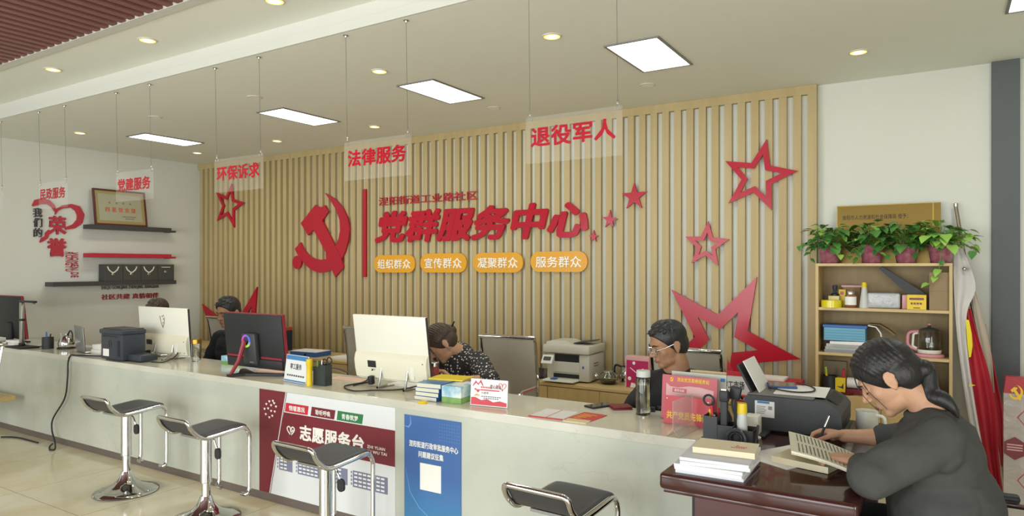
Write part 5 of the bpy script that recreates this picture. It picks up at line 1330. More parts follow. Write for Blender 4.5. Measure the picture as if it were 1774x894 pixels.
t = thing('box', 'small upright yellow box beside the glass jar', 'box', (FX(1459, 5.04), 5.06, S1)); B().bx(-.022, .022, -.02, .02, 0, .115, .002).build('carton', M_YEL, t, smooth=0); B().bx(-.012, .008, -.0215, -.02, .08, .10).build('mark', M_PRRED, t, smooth=0)
t = thing('glass_jar', 'small glass jar with white label and silver lid on the top shelf', 'jar', (FX(1473.5, 4.95), 4.955, S1))
B().lathe([(0, 0), (.031, 0), (.034, .006), (.034, .078), (.026, .088), (0, .088)], n=28).build('body', mat('amber_jar', '8a5a3c', .15, alpha=.85), t); B().lathe([(.0345, .018), (.0347, .072), (.0342, .072), (.0342, .018)], n=28).build('label', M_PAPER, t); B().lathe([(0, .106), (.026, .106), (.028, .10), (.028, .088), (0, .088)], n=28).build('lid', M_STEEL, t)
t = thing('carton', 'brown open carton behind the glass jar', 'box', (FX(1476, 5.08), 5.10, S1)); B().bx(-.055, .05, -.03, .03, 0, .13, .001).build('body', mat('brown_carton', '8a6c46', .6), t, smooth=0); B().bx(-.062, .062, -.036, .034, .13, .142).build('lid', M_PALEP, t, smooth=0)
t = thing('glue_bottle', 'clear glue bottle with yellow cap on the top shelf', 'glue', (FX(1497, 4.96), 4.965, S1)); B().lathe([(0, 0), (.030, 0), (.027, .03), (.017, .115), (.016, .13), (0, .13)], n=24).build('bottle', mat('translucent_glue', 'c8ccc4', .3, alpha=.85), t); B().lathe([(0, .165), (.010, .165), (.015, .155), (.016, .13), (0, .13)], n=20).build('cap', M_YEL, t)
M_SILV = mat('silver_film', 'b0b2b4', .35, .15, bump=(40, .5, .01))
t = thing('film_bag', 'crumpled silver grey plastic bag lying on the top shelf', 'bag', (FX(1532, 4.98), 4.985, S1)); B().bx(-.095, .09, -.035, .045, 0, .098, .012, 3).build('bag', M_SILV, t, smooth=40)
M_BINDG = mat('charcoal_board_file', '3a3c3d', .5)
t = thing('file_holder', 'charcoal file leaning over the yellow ink box on the top shelf', 'file', (FX(1570, 5.06), 5.07, S1))
fr = frame((0, -.03, 0), (1, 0, 0), (0, 0, 1))
B().prism(fr, [(.095, .0), (.102, .0), (.102, .10), (-.135, .268), (-.155, .255), (.0, .10), (.03, .0)], 0, -.06).build('board', M_BINDG, t, smooth=0)
t = thing('packet', 'pink packet between the silver bag and the yellow ink box', 'packet', (FX(1567, 4.97), 4.98, S1)); B().bx(-.014, .016, -.012, .012, .0, .088, .004).build('pouch', mat('pink_film', 'd6a3a8', .4), t, smooth=30)
t = thing('ink_box', 'yellow ink box with dark red band on the top shelf right', 'box', (FX(1588, 4.93), 4.95, S1)); B().bx(-.052, .052, -.03, .03, 0, .092, .002).build('carton', M_YEL, t, smooth=0)
fr = frame((-.052, -.03, 0), (1, 0, 0), (0, 0, 1)); b = B().prism(fr, rrect(.012, .06, .092, .073, .006), 0, .001).rect(fr, .035, .008, .07, .014, 0, .001)
for i in range(4): b.rect(fr, .02 + i * .016, .032, .032 + i * .016, .044, 0, .0008)
b.build('print', M_MAROON, t, smooth=0)
t = thing('carton', 'plain brown cardboard box at the right end of the top shelf', 'box', (FX(1628, 4.97), 4.985, S1)); B().bx(-.055, .048, -.06, .06, 0, .232, .002).build('body', mat('brown_board', '8f7a57', .6), t, smooth=0); B().bx(-.055, .048, -.0605, -.06, .115, .117).build('flap_line', M_BROWNINK, t, smooth=0)
# shelf 2
M_BLUEBK = mat('sky_blue_book', '5f9cb8', .5); M_BLUEP = mat('sky_blue_pages', '6fa8c0', .6)
bx_ = FX(1468, 4.99); z = S2
for i in range(3):
    o = B().bx(-.145, .135, -.075, .09, 0, .0185).build('paper_stack', mat('grey_paper_' + 'abc'[i], ('8d9090', 'a9acac', 'b9bcbc')[i], .7), None, smooth=0)
    o.location = (bx_ + .015 + .006 * i, 4.995, z); tag(o, ['grey paper bundle at the bottom of the second shelf pile', 'middle grey paper bundle in the second shelf pile', 'light paper bundle under the blue books'][i], 'paper', 'paper bundles on the second shelf'); z += .0188
t = thing('document_folder', 'white folded document lying over the grey papers', 'folder', (bx_ + .035, 4.985, z)); B().prism(frame((0, -.08, 0), (1, 0, 0), (0, 0, 1)), [(-.13, 0), (.135, .0), (.14, .022), (-.13, .016)], 0, -.15).build('sheets', M_PAPER, t, smooth=0); z += .0225
for i in range(5):
    book(Vector((bx_ - .01, 5.0, z)), .245, .165, .0165, R(0), M_BLUEBK, M_BLUEP, ['lowest sky blue book of the second shelf pile', 'second sky blue book from the bottom', 'middle sky blue book of the pile', 'second sky blue book from the top', 'topmost sky blue book under the blue file'][i], 'sky blue books on the second shelf'); z += .0168
t = thing('document_folder', 'blue file lying on top of the sky blue books', 'folder', (bx_ - .005, 5.0, z)); B().bx(-.135, .125, -.08, .085, 0, .016, .003).build('case', M_BLUE, t, smooth=0)
t = thing('magazine', 'curled magazine drooping off the blue file at the right', 'magazine', (bx_ + .15, 5.0, z - .025))
B().grid([[(xx, yy, zz) for xx, zz in ((-.026, .044), (.02, .036), (.045, .0), (.055, -.05))] for yy in (-.06, .06)]).build('pages', M_PAPER, t, solid=.006, smooth=60); B().grid([[(xx, yy, zz) for xx, zz in ((-.026, .052), (.04, .050), (.09, .018), (.125, -.01))] for yy in (-.05, .07)]).build('cover', mat('brown_board', '8f7a57', .6), t, solid=.004, smooth=60)
t = thing('box', 'small white and navy box at the right of the paper pile', 'box', (FX(1540, 4.95), 4.97, S2)); B().bx(-.035, .036, -.03, .03, .020, .05, .001).build('upper', M_PAPER, t, smooth=0); B().bx(-.035, .036, -.03, .03, 0, .02).build('lower', M_BLUE, t, smooth=0)
t = thing('charger', 'white charger with wound cable on the second shelf', 'charger', (FX(1567, 4.95), 4.955, S2)); B().bx(.012, .035, -.015, .015, 0, .025, .004).build('plug', M_WHP, t, smooth=30); B().tube(spline([(.012, 0, .012), (-.02, -.012, .008), (-.038, 0, .010), (-.02, .014, .014), (.0, 0, .008)], 5), .005, 8).build('lead', M_GREYMETAL, t)
M_PINKPL = mat('pink_plastic', 'c98a93', .35)
t = thing('glass_kettle', 'glass health kettle with pink handle on the second shelf', 'kettle', (FX(1610, 4.985), 5.0, S2))
B().lathe([(0, 0), (.082, 0), (.085, .008), (.08, .018), (.05, .022), (0, .022)], n=32).build('power_base', M_PINKPL, t)
B().lathe([(0, .0225), (.062, .0225), (.066, .03), (.066, .045), (0, .046)], n=32).build('heater', M_WHP, t)
B().lathe([(.064, .046), (.068, .07), (.066, .13), (.055, .165), (.053, .165), (.064, .13), (.066, .07), (.062, .046)], n=32).build('jug', M_GLASS, t)
B().lathe([(0, .195), (.01, .193), (.008, .184), (.03, .178), (.054, .168), (.056, .165), (0, .164)], n=28).build('lid', M_SMOKE, t)
B().lathe([(0, .21), (.012, .206), (.012, .196), (0, .194)], n=16).build('knob', M_PINKPL, t)
B().tube(fillet([(-.056, -.01, .155), (-.115, -.01, .15), (-.118, -.01, .06), (-.066, -.01, .04)], .03), .010, 10).build('handle', M_PINKPL, t)
B().tube(fillet([(-.060, -.012, .145), (-.085, -.012, .14), (-.09, -.012, .06), (-.066, -.012, .05)], .02), .007, 8).build('inner_handle', M_WHP, t)
# shelf 3
p = Vector((FX(1437, 4.96), 4.965, S3)); t = pen_pot(p, .045, .115, M_BLK, 'black pen pot with a yellow marker on the lowest open shelf', None)
t = thing('marker', 'yellow green marker standing in the black pen pot', 'pen', p + Vector((-.012, 0, .005))); B().cyl((0, 0, 0), (-.008, 0, .12), .008).build('barrel', M_YEL, t); B().cyl((-.008, 0, .12), (-.012, 0, .165), .0085).build('cap', mat('lime_plastic', 'a8b53a', .4), t)
t = thing('carton', 'grey board standing at the back of the lowest open shelf', 'box', (FX(1450, 5.1), 5.11, S3)); B().bx(-.085, .06, -.02, .02, 0, .195, .002).build('body', mat('grey_board', '857a62', .6), t, smooth=0)
t = thing('box', 'yellow box with dark wedge print on the lowest open shelf', 'box', (FX(1456, 4.96), 4.97, S3)); B().bx(-.032, .03, -.03, .03, 0, .105, .002).build('carton', M_YEL, t, smooth=0); B().prism(frame((-.032, -.03, 0), (1, 0, 0), (0, 0, 1)), [(.01, .05), (.052, .035), (.052, .075), (.04, .05)], 0, .001).build('print', M_NAVY, t, smooth=0); B().bx(.008, .026, .0, .02, .105, .16, .003).build('red_spout', M_REDC, t, smooth=0)
t = thing('tape_roll', 'white paper roll on the lowest open shelf, left of the woman\'s face', 'roll', (FX(1478, 4.99), 5.0, S3 + .026)); B().tube([(-.035, 0, .045), (.06, 0, .045)], .035, 24).build('roll', M_PAPER, t); B().bx(-.04, .06, -.045, .045, -.026, .008, .003).build('box', M_WINE, t, smooth=0)
t = thing('plate', 'dark red dish near the front of the lowest open shelf', 'dish', (FX(1467, 4.93), 4.94, S3)); B().lathe([(0, .0), (.035, 0), (.055, .018), (.052, .018), (.033, .004), (0, .004)], n=28, sx=.72, sy=.6).build('bowl', M_WINE, t)
t = thing('gift_box', 'upright red box on the lowest open shelf, right side', 'box', (FX(1600, 5.0), 5.02, S3)); B().bx(-.05, .03, -.035, .03, 0, .215, .003).build('carton', M_REDC, t, smooth=0)
M_PINKPY = mat('dusky_red_print', '8d3a46', .5)
t = thing('gift_box', 'dusky red pyramid box with pink edges at the shelf right end', 'box', (FX(1621, 4.96), 4.975, S3))
B().prism(frame((-.055, -.03, 0), (1, 0, 0), (0, 0, 1)), [(0, 0), (.11, 0), (.055, .14)], 0, -.06).build('carton', M_PINKPY, t, smooth=0)
tri = [(.012, .008), (.098, .008), (.055, .125)]; B().prism(frame((-.055, -.03, 0), (1, 0, 0), (0, 0, 1)), tri, 0, .001, inset(tri, .008)).build('print', M_PALEP, t, smooth=0)

# ------------------------------------------------------------------ plaque and plants on the bookcase
M_BRASS = mat('brass_plate', '8f7740', .28, .85); M_BRASSE = mat('brass_edge', 'c4ad55', .25, .8)
q0, q1 = at(1450, 358, Y=5.14), at(1630, 348, Y=5.14)
t = thing('brass_plaque', 'large brass plaque with engraved line leaning behind the potted plants', 'plaque', ((q0.x + q1.x) / 2, 5.12, ST))
wq = q1.x - q0.x; hq = (q0.z + q1.z) / 2 - ST
fr = frame((-wq / 2, -.02, 0), (1, 0, 0), (0, math.sin(R(6)), math.cos(R(6))))
B().rect(fr, 0, 0, wq, hq, -.018, 0).build('plate', M_BRASS, t, smooth=0)
b = B().rect(fr, 0, hq - .004, wq, hq, 0, .0015).rect(fr, 0, 0, .005, hq, 0, .0015).rect(fr, wq - .045, 0, wq - .038, hq - .004, 0, .0012); b.build('edge', M_BRASSE, t, smooth=0)
letter_l(t, mat('engraved_ink', '2c261c', .6), [('南阳市人力资源和社会保障局 授予：', fr, wq * .06, hq - .098, wq * .64, .032, .0008, .012, 0, 0)])
M_LEAF = mat('pothos_leaf', '4f863b', .4, noise=(16, '3a6d32', .2)); M_LEAF2 = mat('pothos_leaf_light', '7bab42', .4, noise=(14, '97bd58', .25)); M_STEM = mat('pothos_stem', '6f8a3e', .5); M_SOIL = mat('soil', '3a2c22', .9)
M_POT = mat('pink_glazed_pot', '8f4354', .18, noise=(30, 'a8707c', .2), coat=.6)
def leaf_into(b, base, tip_dir, up, size):
    d = tip_dir.normalized(); s = d.cross(up)
    if s.length < 1e-3: s = d.orthogonal()
    s.normalize(); n = s.cross(d).normalized()
    L = size; wv = size * .42
    ctr = [base + d * L * t + n * (-.28 * L * t * t) for t in (0, .18, .42, .72, 1.0)]
    wd = [0.001, .9, 1.0, .55, .001]; fold = .22
    lft = [c - s * wv * w + n * wv * w * fold + (d * -.10 * L if i == 1 else Vector()) for i, (c, w) in enumerate(zip(ctr, wd))]
    rgt = [c + s * wv * w + n * wv * w * fold + (d * -.10 * L if i == 1 else Vector()) for i, (c, w) in enumerate(zip(ctr, wd))]
    V = [[b.bm.verts.new(p) for p in q] for q in (lft, ctr, rgt)]
    for i in range(4):
        for k in (0, 1):
            f = b.bm.faces.new((V[k][i], V[k + 1][i], V[k + 1][i + 1], V[k][i + 1])); f.material_index = b.mi
def plant(x, y, seed, label, light, trails, spread=1.0):
    rnd = random.Random(seed)
    t = thing('potted_pothos', label, 'plant', (x, y, ST), 0, 'pothos plants on the bookcase')
    B().lathe([(0, 0), (.052, 0), (.056, .004), (.070, .105), (.074, .118), (.068, .118), (.064, .10), (0, .10)], n=32).build('pot', M_POT, t)
    B().lathe([(0, .101), (.063, .100), (.0, .104)], n=20).build('soil', M_SOIL, t)
    bs, bl = B(), B()
    c = Vector((0, 0, .10))
    for k in range(100):
        a = rnd.uniform(0, 2 * PI); el = rnd.uniform(-.15, 1.15); rr = rnd.uniform(.05, .145) * spread
        tip = c + Vector((math.cos(a) * math.cos(el) * rr * 1.15, math.sin(a) * math.cos(el) * rr * .75 - .01, math.sin(el) * rr * 1.15 + .02))
        mid = c.lerp(tip, .55) + Vector((0, 0, .03)); st = c + Vector((rnd.uniform(-.03, .03), rnd.uniform(-.03, .03), 0))
        bs.tube([st, mid, tip], .0016, 5)
        out = Vector((math.cos(a), math.sin(a) * .8, rnd.uniform(-.55, .35)))
        if tip.y + y > 5.055: continue
        bl.m(1 if rnd.random() < light else 0)
        leaf_into(bl, tip, out, Vector((0, 0, 1)), rnd.uniform(.05, .082))
    for tr in trails:
        pts = spline([Vector(q) for q in tr], 6)
        bs.tube(pts, .0018, 5)
        for k in range(3, len(pts), 4):
            p = pts[k]; bl.m(1 if rnd.random() < light else 0)
            leaf_into(bl, p, Vector((rnd.uniform(-1, 1), rnd.uniform(-.8, -.1), rnd.uniform(-.9, -.1))), Vector((0, -.3, 1)), rnd.uniform(.038, .056))
    bs.build('stems', M_STEM, t, smooth=60); bl.build('foliage', [M_LEAF, M_LEAF2], t, smooth=60, normals=False)
pys = 4.985
plant(FX(1437, pys), pys, 3, 'potted pothos at the left end of the bookcase top, trailing left', .25, [[(-.03, -.02, .12), (-.09, -.05, .13), (-.11, -.07, .06), (-.10, -.075, .01)], [(.0, -.04, .12), (-.08, -.04, .16), (-.16, -.03, .13), (-.19, -.03, .11)], [(.02, -.05, .11), (.06, -.09, .10), (.08, -.09, .05)]])
plant(FX(1510, pys), pys, 11, 'second potted pothos from the left on the bookcase', .1, [[(-.03, -.04, .11), (-.07, -.09, .08), (-.07, -.10, .03)], [(.03, -.05, .11), (.05, -.09, .07), (.09, -.09, .05)], [(-.02, -.05, .12), (-.10, -.08, .09), (-.12, -.08, .04)]])
plant(FX(1570, pys), pys, 23, 'third potted pothos from the left on the bookcase', .15, [[(.03, -.04, .12), (.07, -.08, .11), (.06, -.09, .06)], [(-.02, -.05, .11), (-.05, -.09, .12), (-.06, -.09, .07)]])
plant(FX(1630, pys), pys, 31, 'potted pothos at the right end of the bookcase top, trailing over the shelf front', .75, [[(.0, -.05, .12), (.0, -.095, .10), (-.005, -.10, .0), (-.02, -.10, -.07), (-.07, -.095, -.13)], [(.04, -.03, .12), (.11, -.05, .14), (.17, -.05, .10), (.15, -.06, .05)], [(.04, -.02, .13), (.10, -.04, .17), (.16, -.05, .17)]], 1.05)

# ------------------------------------------------------------------ flags beside the bookcase
M_FLAGW = mat('grey_white_flag_cloth', 'c2bfba', .75, bump=(9, .3, .02)); M_FLAGR = mat('red_flag_cloth', 'a9202f', .65, bump=(8, .3, .02)); M_FLAGY = mat('yellow_flag_star', 'e0cf1c', .6)
M_POLE = mat('flag_pole_steel', 'a49a86', .25, .9)
def cloth(pts_l, pts_r, amp, n, name, m, parent, ph=0.0, solid=.004):
    """hanging folds between two edge lines"""
    L, Rr = spline(pts_l, 6), spline(pts_r, 6); rows = []
    for i, (a, c) in enumerate(zip(L, Rr)):
        row = []
        for k in range(n + 1):
            u = k / n; q = Vector(a).lerp(Vector(c), u); q.y += amp * math.sin(u * PI * 3.2 + ph + i * .05) * (.4 + .6 * i / len(L)); row.append(q)
        rows.append(row)
    return B().grid(rows).build(name, m, parent, True, solid=solid, smooth=80)
fpos = lambda x, y, Y: at(x, y, Y=Y)
def pole(t, a, c, r=.011):
    """leaning pole through two points, down to the floor"""
    d = (c - a) / (a.z - c.z); foot = a + d * (a.z - .005)
    B().tube([a, foot], r, 12).build('pole', M_POLE, t, True)
t = thing('flag', 'red flag with yellow star on a steel pole leaning right of the bookcase', 'flag', (.22, 4.85, 0))
pt = fpos(1656, 358, 5.15); pole(t, pt, fpos(1743, 880, 4.92))
B().lathe([(0, 0), (.0125, 0), (.0125, .02), (0, .026)], tuple(pt), 12).build('finial', M_STEEL, t, True)
cloth([fpos(1673, 535, 4.93), fpos(1674, 570, 4.91), fpos(1680, 650, 4.86), fpos(1690, 720, 4.82), fpos(1705, 800, 4.78), fpos(1728, 905, 4.73)], [fpos(1681, 535, 4.93), fpos(1690, 570, 4.91), fpos(1714, 650, 4.87), fpos(1727, 720, 4.83), fpos(1730, 790, 4.80), fpos(1743, 905, 4.75)], .018, 14, 'cloth', M_FLAGR, t)
s0 = fpos(1680, 590, 4.865)
B().prism(frame(tuple(s0), (1, 0, 0), (0, 0, 1)), [(-.02, .125), (-.004, .12), (.010, .04), (.014, -.03), (.006, -.095), (-.004, -.10), (-.012, -.02), (-.016, .06)], 0, .004).build('star', M_FLAGY, t, True, smooth=0)
s1 = fpos(1683, 668, 4.825); B().prism(frame(tuple(s1), (1, 0, 0), (0, 0, 1)), [(.02, .004), (-.012, .009), (-.012, -.009)], 0, .003).build('star', M_FLAGY, t, True, smooth=0)
t = thing('flag', 'grey white flag hanging in folds right beside the bookcase', 'flag', (.12, 4.85, 0))
pole(t, fpos(1659, 425, 5.10), fpos(1733, 880, 4.88), .010)
cloth([fpos(1653, 425, 5.03), fpos(1652, 480, 4.96), fpos(1655, 540, 4.91), fpos(1663, 620, 4.86), fpos(1680, 730, 4.79), fpos(1705, 840, 4.73), fpos(1716, 880, 4.71)], [fpos(1668, 430, 5.03), fpos(1690, 495, 4.97), fpos(1675, 542, 4.92), fpos(1676, 610, 4.87), fpos(1692, 720, 4.80), fpos(1712, 830, 4.74), fpos(1719, 880, 4.72)], .014, 12, 'cloth', M_FLAGW, t, 1.0)
B().ell(tuple(fpos(1671, 466, 4.955)), .012).build('hook_ring', M_STEEL, t, True)
t = thing('flag', 'second red flag with pale sleeve, rightmost of the leaning flags', 'flag', (.27, 4.97, 0))
pole(t, fpos(1674, 480, 5.13), fpos(1748, 860, 4.97), .010)
cloth([fpos(1684, 505, 5.03), fpos(1690, 560, 4.99), fpos(1704, 620, 4.95), fpos(1717, 680, 4.93)], [fpos(1690, 505, 5.03), fpos(1706, 560, 4.99), fpos(1718, 620, 4.96), fpos(1722, 680, 4.94)], .006, 8, 'sleeve', mat('beige_flag_sleeve', 'b5aa98', .7), t)
cloth([fpos(1704, 560, 5.02), fpos(1714, 620, 4.99), fpos(1719, 690, 4.94), fpos(1730, 770, 4.90), fpos(1734, 806, 4.88)], [fpos(1707, 562, 5.02), fpos(1722, 635, 4.99), fpos(1741, 728, 4.95), fpos(1743, 790, 4.91), fpos(1737, 808, 4.89)], .012, 10, 'cloth', M_FLAGR, t, 2.0)

# ------------------------------------------------------------------ clear printed bag at the right edge
M_FILM = mat('clear_film', 'cfc6bf', .15, alpha=.55, bump=(14, .6, .02)); M_FILMR = mat('red_film_print', 'a51a26', .3)
e0, e1 = fpos(1739, 652, 4.60), fpos(1736, 880, 4.60)
t = thing('plastic_bag', 'tall clear plastic bag with red top and yellow emblem at the right edge', 'bag', (e0.x + .24, 4.62, 0))
xL, xR, zt_ = e0.x, e0.x + .46, e0.z
B().prism(frame((0, 4.60, 0), (1, 0, 0), (0, 0, 1)), [(xL, .02), (xR, .02), (xR, zt_ - .09), (xL, zt_ - .09)], 0, -.06).build('film', M_FILM, t, True, smooth=0)
B().prism(frame((0, 4.60, 0), (1, 0, 0), (0, 0, 1)), [(xL, zt_ - .09), (xR, zt_ - .09), (xR, zt_), (xL + .01, zt_)], .001, -.061).build('red_top', M_FILMR, t, True, smooth=0)
FB = frame((0, 4.599, 0), (1, 0, 0), (0, 0, 1))
qe = fpos(1760, 680, 4.599)
def emb3(x, y): return (qe.x + (x - 320) * .00014, qe.z + (450 - y) * .000125)
B().prism(FB, [emb3(*q) for q in sick], 0.0005, .002).prism(FB, [emb3(*q) for q in ham], 0.0005, .0025).build('emblem', M_YELINK, t, True, smooth=0)
qh = fpos(1758, 777, 4.599); hexp = [(qh.x + .055 * math.cos(PI / 6 + i * PI / 3), qh.z + .063 * math.sin(PI / 6 + i * PI / 3)) for i in range(6)]
B().prism(FB, hexp, .0005, .002).build('hexagon_print', M_MAROON, t, True, smooth=0)
b = B()
for (cx_, cz_) in ((qh.x + .07, qh.z + .17), (qh.x + .07, qh.z - .17)):
    hx2 = [(cx_ + .06 * math.cos(i * PI / 2), cz_ + .08 * math.sin(i * PI / 2)) for i in range(4)]; b.prism(FB, hx2, .0005, .0015, inset(hx2, .004))
b.build('line_print', M_FILMR, t, True, smooth=0)
b = B()
for i in range(3): b.rect(FB, qh.x - .035, qh.z - .012 + i * .014, qh.x + .035, qh.z - .005 + i * .014, .002, .003)
b.build('small_print', M_PALEP, t, True, smooth=0)

# ------------------------------------------------------------------ things cut by the left edge
q = at(22, 690, Y=2.70)
t = thing('side_table', 'pale wood table corner cut by the left edge of the photo', 'table', (q.x - .35, 2.52, 0))
B().bx(q.x - .70, q.x, 2.33, 2.72, q.z - .022, q.z + .022, .004).build('table_top', M_OAKT, t, True, smooth=0)
for sx in (q.x - .66, q.x - .58):
    for sy in (2.37, 2.68): B().cyl((sx, sy, 0), (sx, sy, q.z - .022), .016).build('leg', M_CHROME, t, True)
t = thing('visitor_chair', 'chrome armed chair cut by the left edge of the photo', 'chair', (at(2, 600, Y=2.2).x - .27, 2.18, 0))
a0 = at(5, 596, Y=2.2); L0 = a0 - Vector((at(2, 600, Y=2.2).x - .27, 2.18, 0))
for s in (0, -.52):
    B().tube(fillet([(L0.x + s, -.48, .012), (L0.x + s, -.04, .012), (L0.x + s, -.02, L0.z - .30), (L0.x + s, .0, L0.z - .10), (L0.x + s, .02, L0.z)], .05), .012, 8).build('frame', M_CHROME, t)
    B().ell((L0.x + s, .02, L0.z), (.024, .03, .02)).build('arm_knob', M_STEEL, t)
B().bx(L0.x - .51, L0.x - .01, -.48, -.05, .41, .45, .015).build('seat', mat('black_fabric', '2c2d30', .8), t, smooth=30)
B().bx(L0.x - .51, L0.x - .01, -.50, -.45, .44, L0.z + .04, .012).build('backrest', mat('black_fabric', '2c2d30', .8), t, smooth=30)
from mathutils import noise as mnoise
# ------------------------------------------------------------------ people
M_SKIN = mat('skin', 'c39a7c', .5, noise=(30, 'bb9072', .3), spec=.35); M_SKIN2 = mat('skin_tanned', 'a87f62', .5, noise=(30, '9f7659', .3), spec=.35)
M_HAIR = mat('black_hair', '232322', .45, bump=(90, .5, .006), aniso=(1, 1, .25)); M_HAIRB = mat('dark_brown_hair', '43352c', .5, bump=(90, .5, .006), aniso=(1, 1, .25))
M_LIP = mat('lips', '9c6256', .45); M_LASH = mat('lashes_brows', '2c2624', .7); M_TEE = mat('black_cotton', '2b2b2c', .9, bump=(7, .35, .03)); M_CHAR = mat('charcoal_linen', '454744', .95, bump=(5, .6, .05))
M_TROU = mat('black_trousers', '242426', .9); M_SHOE = mat('black_shoes', '1f1f20', .5); M_NAVYC = mat('navy_cotton', '262a33', .9, bump=(7, .3, .03))
def dots_material():
    m = bpy.data.materials.new('black_white_dotted_cloth'); m.use_nodes = True
    nt = m.node_tree; bs = nt.nodes['Principled BSDF']; N = nt.nodes.new
    tc = N('ShaderNodeTexCoord'); v = N('ShaderNodeTexVoronoi'); v.inputs['Scale'].default_value = 52; v.inputs['Randomness'].default_value = .5
    nt.links.new(tc.outputs['Object'], v.inputs['Vector'])
    r = N('ShaderNodeValToRGB'); r.color_ramp.interpolation = 'CONSTANT'; e = r.color_ramp.elements
    e[0].position = 0; e[0].color = lin('c9c6bd'); e[1].position = .29; e[1].color = lin('262628')
    nt.links.new(v.outputs['Distance'], r.inputs[0]); nt.links.new(r.outputs[0], bs.inputs['Base Color']); bs.inputs['Roughness'].default_value = .85
    return m
M_DOTS = dots_material()
V = Vector
def head_axes(f, roll=0.0):
    f = V(f).normalized(); up = (V((0, 0, 1)) - f * f.z).normalized()
    if roll: up = (Matrix.Rotation(roll, 3, f) @ up)
    r = f.cross(up).normalized()
    return Matrix((r, f, up)).transposed()
def chain(b, pts, rs, n=12):
    """tapering limb with round joints"""
    b.tube(pts, list(rs), n)
    for p, r in zip(pts, rs): b.ell(p, r * .995, None, n, 8)
def add_head(b, C, M, k=1.0, fem=False):
    def e(c, r, sym=False):
        for s in ((1, -1) if sym else (1,)): b.ell(C + M @ (V((c[0] * s, c[1], c[2])) * k), tuple(q * k for q in r), M, 20, 14)
    e((0, -.012, .030), (.074, .095, .083)); e((0, .022, -.020), (.060, .066, .080)); e((0, .022, -.072), (.051, .057, .040)); e((0, .060, -.050), (.031, .029, .034)); e((0, .040, -.088), (.034, .040, .024))
    e((0, .066, -.093), (.025, .021, .020)); e((0, .072, .026), (.046, .020, .016)); e((.036, .045, -.022), (.026, .028, .030), True)
    b.tube([C + M @ (V(q) * k) for q in ((0, .082, .012), (0, .096, -.010), (0, .110, -.026))], [.008 * k, .0095 * k, .011 * k], 10); e((0, .108, -.026), (.0115, .010, .010)); e((.012, .096, -.030), (.0085, .010, .008), True)
    e((0, .084, -.058), (.021, .011, .0055)); e((0, .082, -.068), (.017, .011, .0065)); e((.031, .070, .000), (.015, .012, .0105), True)
    for s in (1, -1):                                                                                  # ears: rim and lobe
        o = V((s * (.086 if fem else .079), -.014, -.010))
        b.ell(C + M @ (o * k), (.011 * k, .017 * k, .027 * k), M @ Matrix.Rotation(R(12 * s), 3, 'Z'), 14, 10)
        b.tube([C + M @ ((o + V((s * .006, .017 * math.cos(a) - .002, .029 * math.sin(a)))) * k) for a in [R(q) for q in range(-70, 200, 27)]], .0042 * k, 8)
        b.ell(C + M @ ((o + V((s * .001, .004, -.024))) * k), (.008 * k, .009 * k, .011 * k), M, 10, 8)
def face_parts(root, C, M, hairmat, k=1.0, specs=False):
    L = lambda *q: C + M @ (V(q) * k)
    for s in (1, -1):
        B().tube([L(s * .014, .091, .020), L(s * .030, .089, .026), L(s * .048, .076, .021)], [.0028 * k, .0038 * k, .002 * k], 8).build('eyebrow', hairmat, root, True)
        B().tube([L(s * .017, .0815, -.004), L(s * .024, .0835, -.0075), L(s * .033, .0825, -.0085), L(s * .044, .074, -.005)], [.001 * k, .0019 * k, .0021 * k, .001 * k], 8).build('eyelashes', M_LASH, root, True)
    b = B(); b.tube([L(-.020, .088, -.0625), L(-.008, .0945, -.060), L(0, .0935, -.061), L(.008, .0945, -.060), L(.020, .088, -.0625)], [.001 * k, .0042 * k, .0038 * k, .0042 * k, .001 * k], 8)
    b.tube([L(-.018, .088, -.064), L(0, .0925, -.0675), L(.018, .088, -.064)], [.001 * k, .0052 * k, .001 * k], 8); b.build('lips', M_LIP, root, True)
    if specs:
        b = B()
        for s in (1, -1):
            b.tube([L(s * .032 + .023 * math.cos(a), .100 - .012 * abs(math.cos(a)) * (s * math.cos(a) > 0), -.004 + .017 * math.sin(a)) for a in [2 * PI * i / 20 for i in range(20)]], .0013 * k, 6, True)
            b.tube([L(s * .055, .088, .002), L(s * .074, .05, .004), L(s * .080, -.005, .008)], .0014 * k, 6)
        b.tube([L(-.009, .100, .0), L(0, .104, .003), L(.009, .100, .0)], .0013 * k, 6)
        sp = b.build('glasses', M_STEEL, root, True)
        b = B()
        for s in (1, -1): b.lathe([(0, 0), (.022 * k, 0), (.022 * k, .0008), (0, .0008)], tuple(L(s * .032, .0975, -.004)), 20, M @ Matrix.Rotation(R(-90), 3, 'X'))
        b.build('lens', mat('spectacle_lens', 'eef2f2', .02, alpha=.12, spec=.8), sp, True)
def cut_cap(b, planes):
    for co, no in planes:
        g = b.bm.verts[:] + b.bm.edges[:] + b.bm.faces[:]
        bmesh.ops.bisect_plane(b.bm, geom=g, plane_co=co, plane_no=no, clear_inner=True)
        ed = [e for e in b.bm.edges if e.is_boundary]
        if ed: bmesh.ops.holes_fill(b.bm, edges=ed, sides=0)
